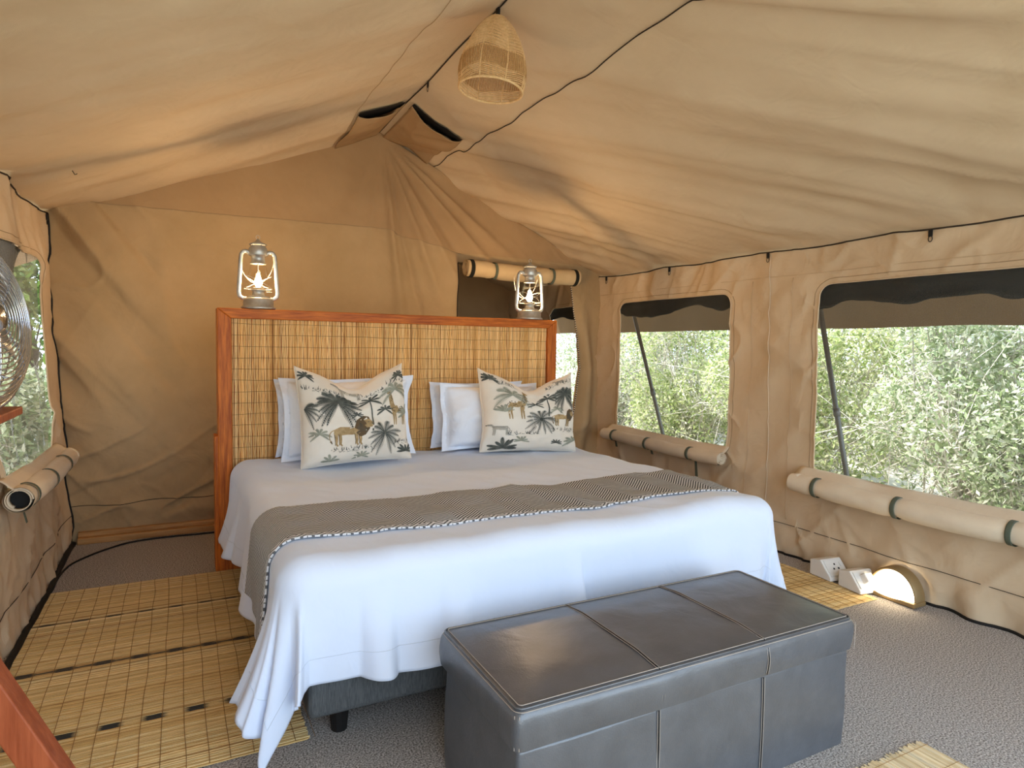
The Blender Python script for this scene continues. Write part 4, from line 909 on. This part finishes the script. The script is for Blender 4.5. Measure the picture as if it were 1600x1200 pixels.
for sg in (1, -1):
    for k in range(15):
        r = R*(.16+.84*k/14)
        mb.tube([FC+ax*dome(r, sg)+(s1*math.cos(a)+s2*math.sin(a))*r for a in np.linspace(0, 2*PI, 49)[:-1]], .0019, 4, closed=True)
    for k in range(8):
        a = 2*PI*k/8; mb.tube([FC+ax*(dome(r, sg)-sg*.003)+(s1*math.cos(a)+s2*math.sin(a))*r for r in np.linspace(.02, R, 12)], .002, 4)
mb.build('wire_guard', CHROME, fa, smooth=True)
ring(R+.002, 0, .0085, CHROME, 'outer_ring', fa)
MB().lathe([(0,.058),(.028,.056),(.030,.05),(0,.048)], FC, 20, axis=ax).build('front_badge', CHROME, fa, smooth=True)
MB().lathe([(0,-.15),(.04,-.145),(.055,-.11),(.055,-.065),(.03,-.05),(.02,.0),(0,.0)], FC, 20, axis=ax).build('motor', GALV, fa, smooth=True)
for k in range(4):
    a = k*PI/2+.3; mb = MB(); vs = []
    for r in (.03, .08, .14):
        for da, o in ((-.35, -.016), (.35, .016)): vs.append(FC+ax*o+(s1*math.cos(a+da)+s2*math.sin(a+da))*r)
    mb.add(vs, [(0,1,3,2),(2,3,5,4)]); mb.build('blade', GALV, fa, smooth=True, solid=.003)
MB().tube([FC-ax*.09, FC-ax*.10-Vector((0,0,.10)), Vector((.495, -2.47, TZ+.02))], .014, 8).build('neck', CHROME, fa, smooth=True)
MB().lathe([(0,0),(.085,0),(.085,.008),(.06,.018),(.02,.024),(0,.024)], (.495, -2.47, TZ+.001), 28).build('foot', CHROME, fa, smooth=True)

# bamboo rack seen through the doorway
bm_ = thing('bamboo_rack', (3.88, .62, 0), 'orange bamboo towel rack seen through the doorway beside the headboard', 'rack')
BAM = wood('bamboo', 2, (206,136,66), (180,108,48))
MB().lathe([(.033,0),(.035,.005),(.035,.36),(0,.36)], (3.885, .60, 0), 16).build('post', BAM, bm_, smooth=True)
MB().lathe([(.026,-.02),(.034,-.02),(.036,0),(.036,.5),(.026,.5),(.026,-.02)], (3.878, .53, .40), 18, axis=(0,1,0)).build('rail', BAM, bm_, smooth=True)
MB().lathe([(0,0),(.027,0)], (3.878, .535, .40), 18, axis=(0,1,0)).build('hollow_end', BLACK, bm_)
MB().lathe([(.033,0),(.035,.005),(.035,.36),(0,.36)], (3.885, .95, 0), 16).build('post', BAM, bm_, smooth=True)
# ------------------------------------------------------------------ outside: fly sheet, poles, ground, bush
mb = MB(); mb.box((-60, -60, -.40), (60, 60, -.30)); g = mb.build('ground', GROUND, kind='structure')
fs_ = thing('fly_sheet', (2.17, -1.4, 2.9), 'brown outer fly sheet of the tent hanging over the windows', 'canopy')
mb = MB(); ys = np.linspace(2.6, -4.9, 40)
for sx, xe in ((1, 5.0), (-1, -.62)):
    u, v = np.meshgrid(np.linspace(0, 1, 14), ys, indexing='ij'); X = XM+(xe-XM)*u; Z = 3.05+(1.62-3.05)*u-.05*np.sin(u*PI); mb.grid(np.stack([X, v, Z], -1))
mb.build('roof_sheet', FLY, fs_, smooth=True)
for xe in (5.0, -.62):
    u, v = np.meshgrid(np.linspace(0, 1, 8), np.linspace(2.6, -4.9, 120), indexing='ij'); mb = MB(); mb.grid(np.stack([xe+.02*noise(v*5, u, 3)*u, v, 1.62-.275*u+.006*noise(v*3, 0, 5)], -1)); mb.build('valance', FLY, fs_, smooth=True)
# outer window flaps, rolled up and drooping over the top of each window
FG = 'rolled outer flaps over the windows'
for (w, sgn, x, lab) in ((W1, 1, XR+.05, 'dark olive outer flap drooping over the smaller right window'), (W2, 1, XR+.05, 'dark olive outer flap drooping over the large right window'), (W3, 1, XR+.05, 'dark olive outer flap over the annex window seen through the doorway'), (WLa, -1, .20, 'dark olive outer flap hanging low over the left window')):
    u, v = np.meshgrid(np.linspace(0, 1, 10), np.linspace(w[0]-.16, w[1]+.16, 60), indexing='ij'); low = (.10+.03*noise(v*4, 0, 7)+.02*noise(v*9, 0, 8)) if sgn > 0 else .30+.03*noise(v*5, 0, 3)
    mb = MB(); mb.grid(np.stack([x+sgn*(.05*np.sin(u*PI)+.02*noise(v*6, u*2, 4)), v, w[3]+.06-u*(low+.06)], -1)); o = mb.build('outer_flap', OLIVE, smooth=True, solid=.006); props(o, lab, 'flap', FG)
for (a, b, lab) in (((4.5, .52, 1.72), (4.5, -.34, -.30), 'grey leaning support pole outside the smaller right window'), ((4.5, -1.375, 1.72), (4.5, -1.837, -.30), 'grey leaning support pole outside the large right window')):
    a, b = Vector(a), Vector(b); t = thing('support_pole', b, lab, 'pole', 'leaning poles outside the windows')
    MB().tube([b, a], .016, 10).build('tube', POLE, t, smooth=True); m_ = (a*.55+b*.45); MB().tube([m_-(a-b)*.012, m_+(a-b)*.012], .021, 10).build('collar', POLE, t, smooth=True)

LEAFT = tint_mat('leaf', .55, spec=.3)
nt = LEAFT.node_tree; pr = nt.nodes['Principled BSDF']; tl = nt.nodes.new('ShaderNodeBsdfTranslucent'); mx = nt.nodes.new('ShaderNodeMixShader'); mx.inputs[0].default_value = .4
nt.links.new([n for n in nt.nodes if n.type == 'VERTEX_COLOR'][0].outputs[0], tl.inputs[0]); nt.links.new(pr.outputs[0], mx.inputs[1]); nt.links.new(tl.outputs[0], mx.inputs[2]); nt.links.new(mx.outputs[0], nt.nodes['Material Output'].inputs[0])
def shrub(c, rad, n, label, seed, cols, leaf=.045, group='dense bushes outside the right windows', name='shrub', cat='bush', twigs=26, trunk=False):
    rg = np.random.default_rng(seed); c = np.array(c, float); rad = np.array(rad, float)
    t = thing(name, (c[0], c[1], -.30), label, cat, group)
    k = 26; cl = rg.normal(size=(k, 3)); cl /= np.linalg.norm(cl, axis=1)[:, None]; cl *= rg.uniform(.35, .85, (k, 1)); cr = rg.uniform(.22, .42, k)
    idx = rg.integers(0, k, n); d = rg.normal(size=(n, 3)); d /= np.linalg.norm(d, axis=1)[:, None]
    P = c+(cl[idx]+d*(cr[idx]*rg.uniform(.5, 1.05, n)**.5)[:, None])*rad; P[:, 2] = np.maximum(P[:, 2], -.28)
    a = rg.normal(size=(n, 3)); a /= np.linalg.norm(a, axis=1)[:, None]; b = np.cross(a, rg.normal(size=(n, 3))); b /= np.linalg.norm(b, axis=1)[:, None]
    s = leaf*rg.uniform(.6, 1.3, n)[:, None]; V = np.stack([P-a*s, P+b*s*.42, P+a*s, P-b*s*.42], 1).reshape(-1, 3)
    me = bpy.data.meshes.new('foliage'); me.from_pydata((V-np.array(WL[t.name])).tolist(), [], (np.arange(n*4).reshape(-1, 4)).tolist()); me.materials.append(LEAFT)
    C = np.array([x[:3] for x in cols])[rg.integers(0, len(cols), n)]*rg.uniform(.7, 1.2, (n, 1)); C = np.repeat(np.c_[C, np.ones(n)], 4, 0)
    at = me.color_attributes.new('tint', 'FLOAT_COLOR', 'POINT'); at.data.foreach_set('color', C.ravel())
    o = bpy.data.objects.new('foliage', me); COL.objects.link(o); o.parent = t; o['kind'] = 'stuff'
    mb = MB()
    for i in range(twigs):
        e = c+cl[i % k]*rad*rg.uniform(.9, 1.6); st_ = np.array([c[0]+rg.normal()*.15*rad[0], c[1]+rg.normal()*.15*rad[1], -.3]); m1 = st_*.5+e*.5+rg.normal(size=3)*.12*rad
        mb.tube([st_, m1, e, e+rg.normal(size=3)*.25], [.012, .008, .004, .002], 4)
        for j in range(6):
            b0 = m1+(e-m1)*rg.uniform(0, 1); b1 = b0+rg.normal(size=3)*.3*rad; mb.tube([b0, b0*.5+b1*.5+rg.normal(size=3)*.05, b1], [.005, .003, .0015], 3)
    mb.build('twigs', TRUNK if trunk else BARK, t, kind='stuff')
    if trunk:
        for q in range(2): x = c[0]+rg.uniform(-.5, .5); y = c[1]+rg.uniform(-.6, .6); MB().tube([(x, y, -.3), (x+.1, y+.1, 1), (x+rg.uniform(-.3, .3), y, 2.6)], [.11, .09, .06], 10).build('trunk', TRUNK, t, smooth=True)
    return t
LG1 = [lin(178,192,124), lin(204,212,156), lin(146,164,100), lin(224,222,178), lin(200,202,170)]
LG2 = [lin(172,186,142), lin(204,210,180), lin(228,228,206), lin(146,162,116)]
LG3 = [lin(92,116,52), lin(130,150,70), lin(74,92,44), lin(150,160,96)]
spots = [((6.6,-2.9,.7),(1.0,1.2,1.3),'nearest pale green bush at the right edge of the large right window',LG2),
 ((6.9,-1.2,.8),(1.1,1.2,1.5),'pale green bush beyond the left half of the large right window',LG2),
 ((7.2,.6,.8),(1.2,1.2,1.4),'yellow green bush filling the right half of the smaller right window',LG1),
 ((7.0,2.4,.9),(1.2,1.3,1.5),'yellow green bush filling the left half of the smaller right window',LG1),
 ((7.4,4.6,1.0),(1.4,1.5,1.7),'pale bush behind the annex window, right of the headboard',LG2),
 ((9.0,-2.2,1.6),(1.5,1.8,2.2),'tall green bush rising behind the large right window bushes',LG1),
 ((9.4,1.0,1.6),(1.6,1.9,2.2),'tall green bush rising behind the smaller right window bushes',LG1),
 ((9.2,4.4,1.8),(1.8,2.0,2.4),'tall green bush farthest back, seen past the smaller right window',LG3)]
for i, (c, r, lab, cl) in enumerate(spots): shrub(c, r, 24000, lab, 100+i, cl, .028, twigs=80)
shrub((-.95, 5.2, 1.7), (.9, 1.5, 2.0), 11000, 'dark green tree with trunks outside the left window', 140, LG3, .06, 'trees outside the left window', 'tree', 'tree', trunk=True)
shrub((-2.4, 9.5, 2.0), (1.8, 2.2, 2.6), 11000, 'farther green tree seen past the trunks outside the left window', 141, LG3, .07, 'trees outside the left window', 'tree', 'tree', trunk=True)
shrub((-.62, 3.3, .35), (.7, 1.0, .85), 7000, 'low pale bush outside the lower left window', 142, LG2, .045, 'trees outside the left window', 'shrub', 'bush')
shrub((-3.2, 3.0, 1.4), (1.4, 1.8, 2.0), 8000, 'wide green bush far to the left outside the left window', 143, LG3, .06, 'trees outside the left window', 'shrub', 'bush')
shrub((-3.4, -.6, 1.0), (1.3, 1.6, 1.7), 9000, 'pale bush farthest left, level with the rolled left blind', 144, LG2, .05, 'trees outside the left window', 'shrub', 'bush')
shrub((-3.6, -3.6, 1.0), (1.3, 1.6, 1.7), 8000, 'green bush outside the left wall near the tripod stand', 145, LG3, .05, 'trees outside the left window', 'shrub', 'bush')
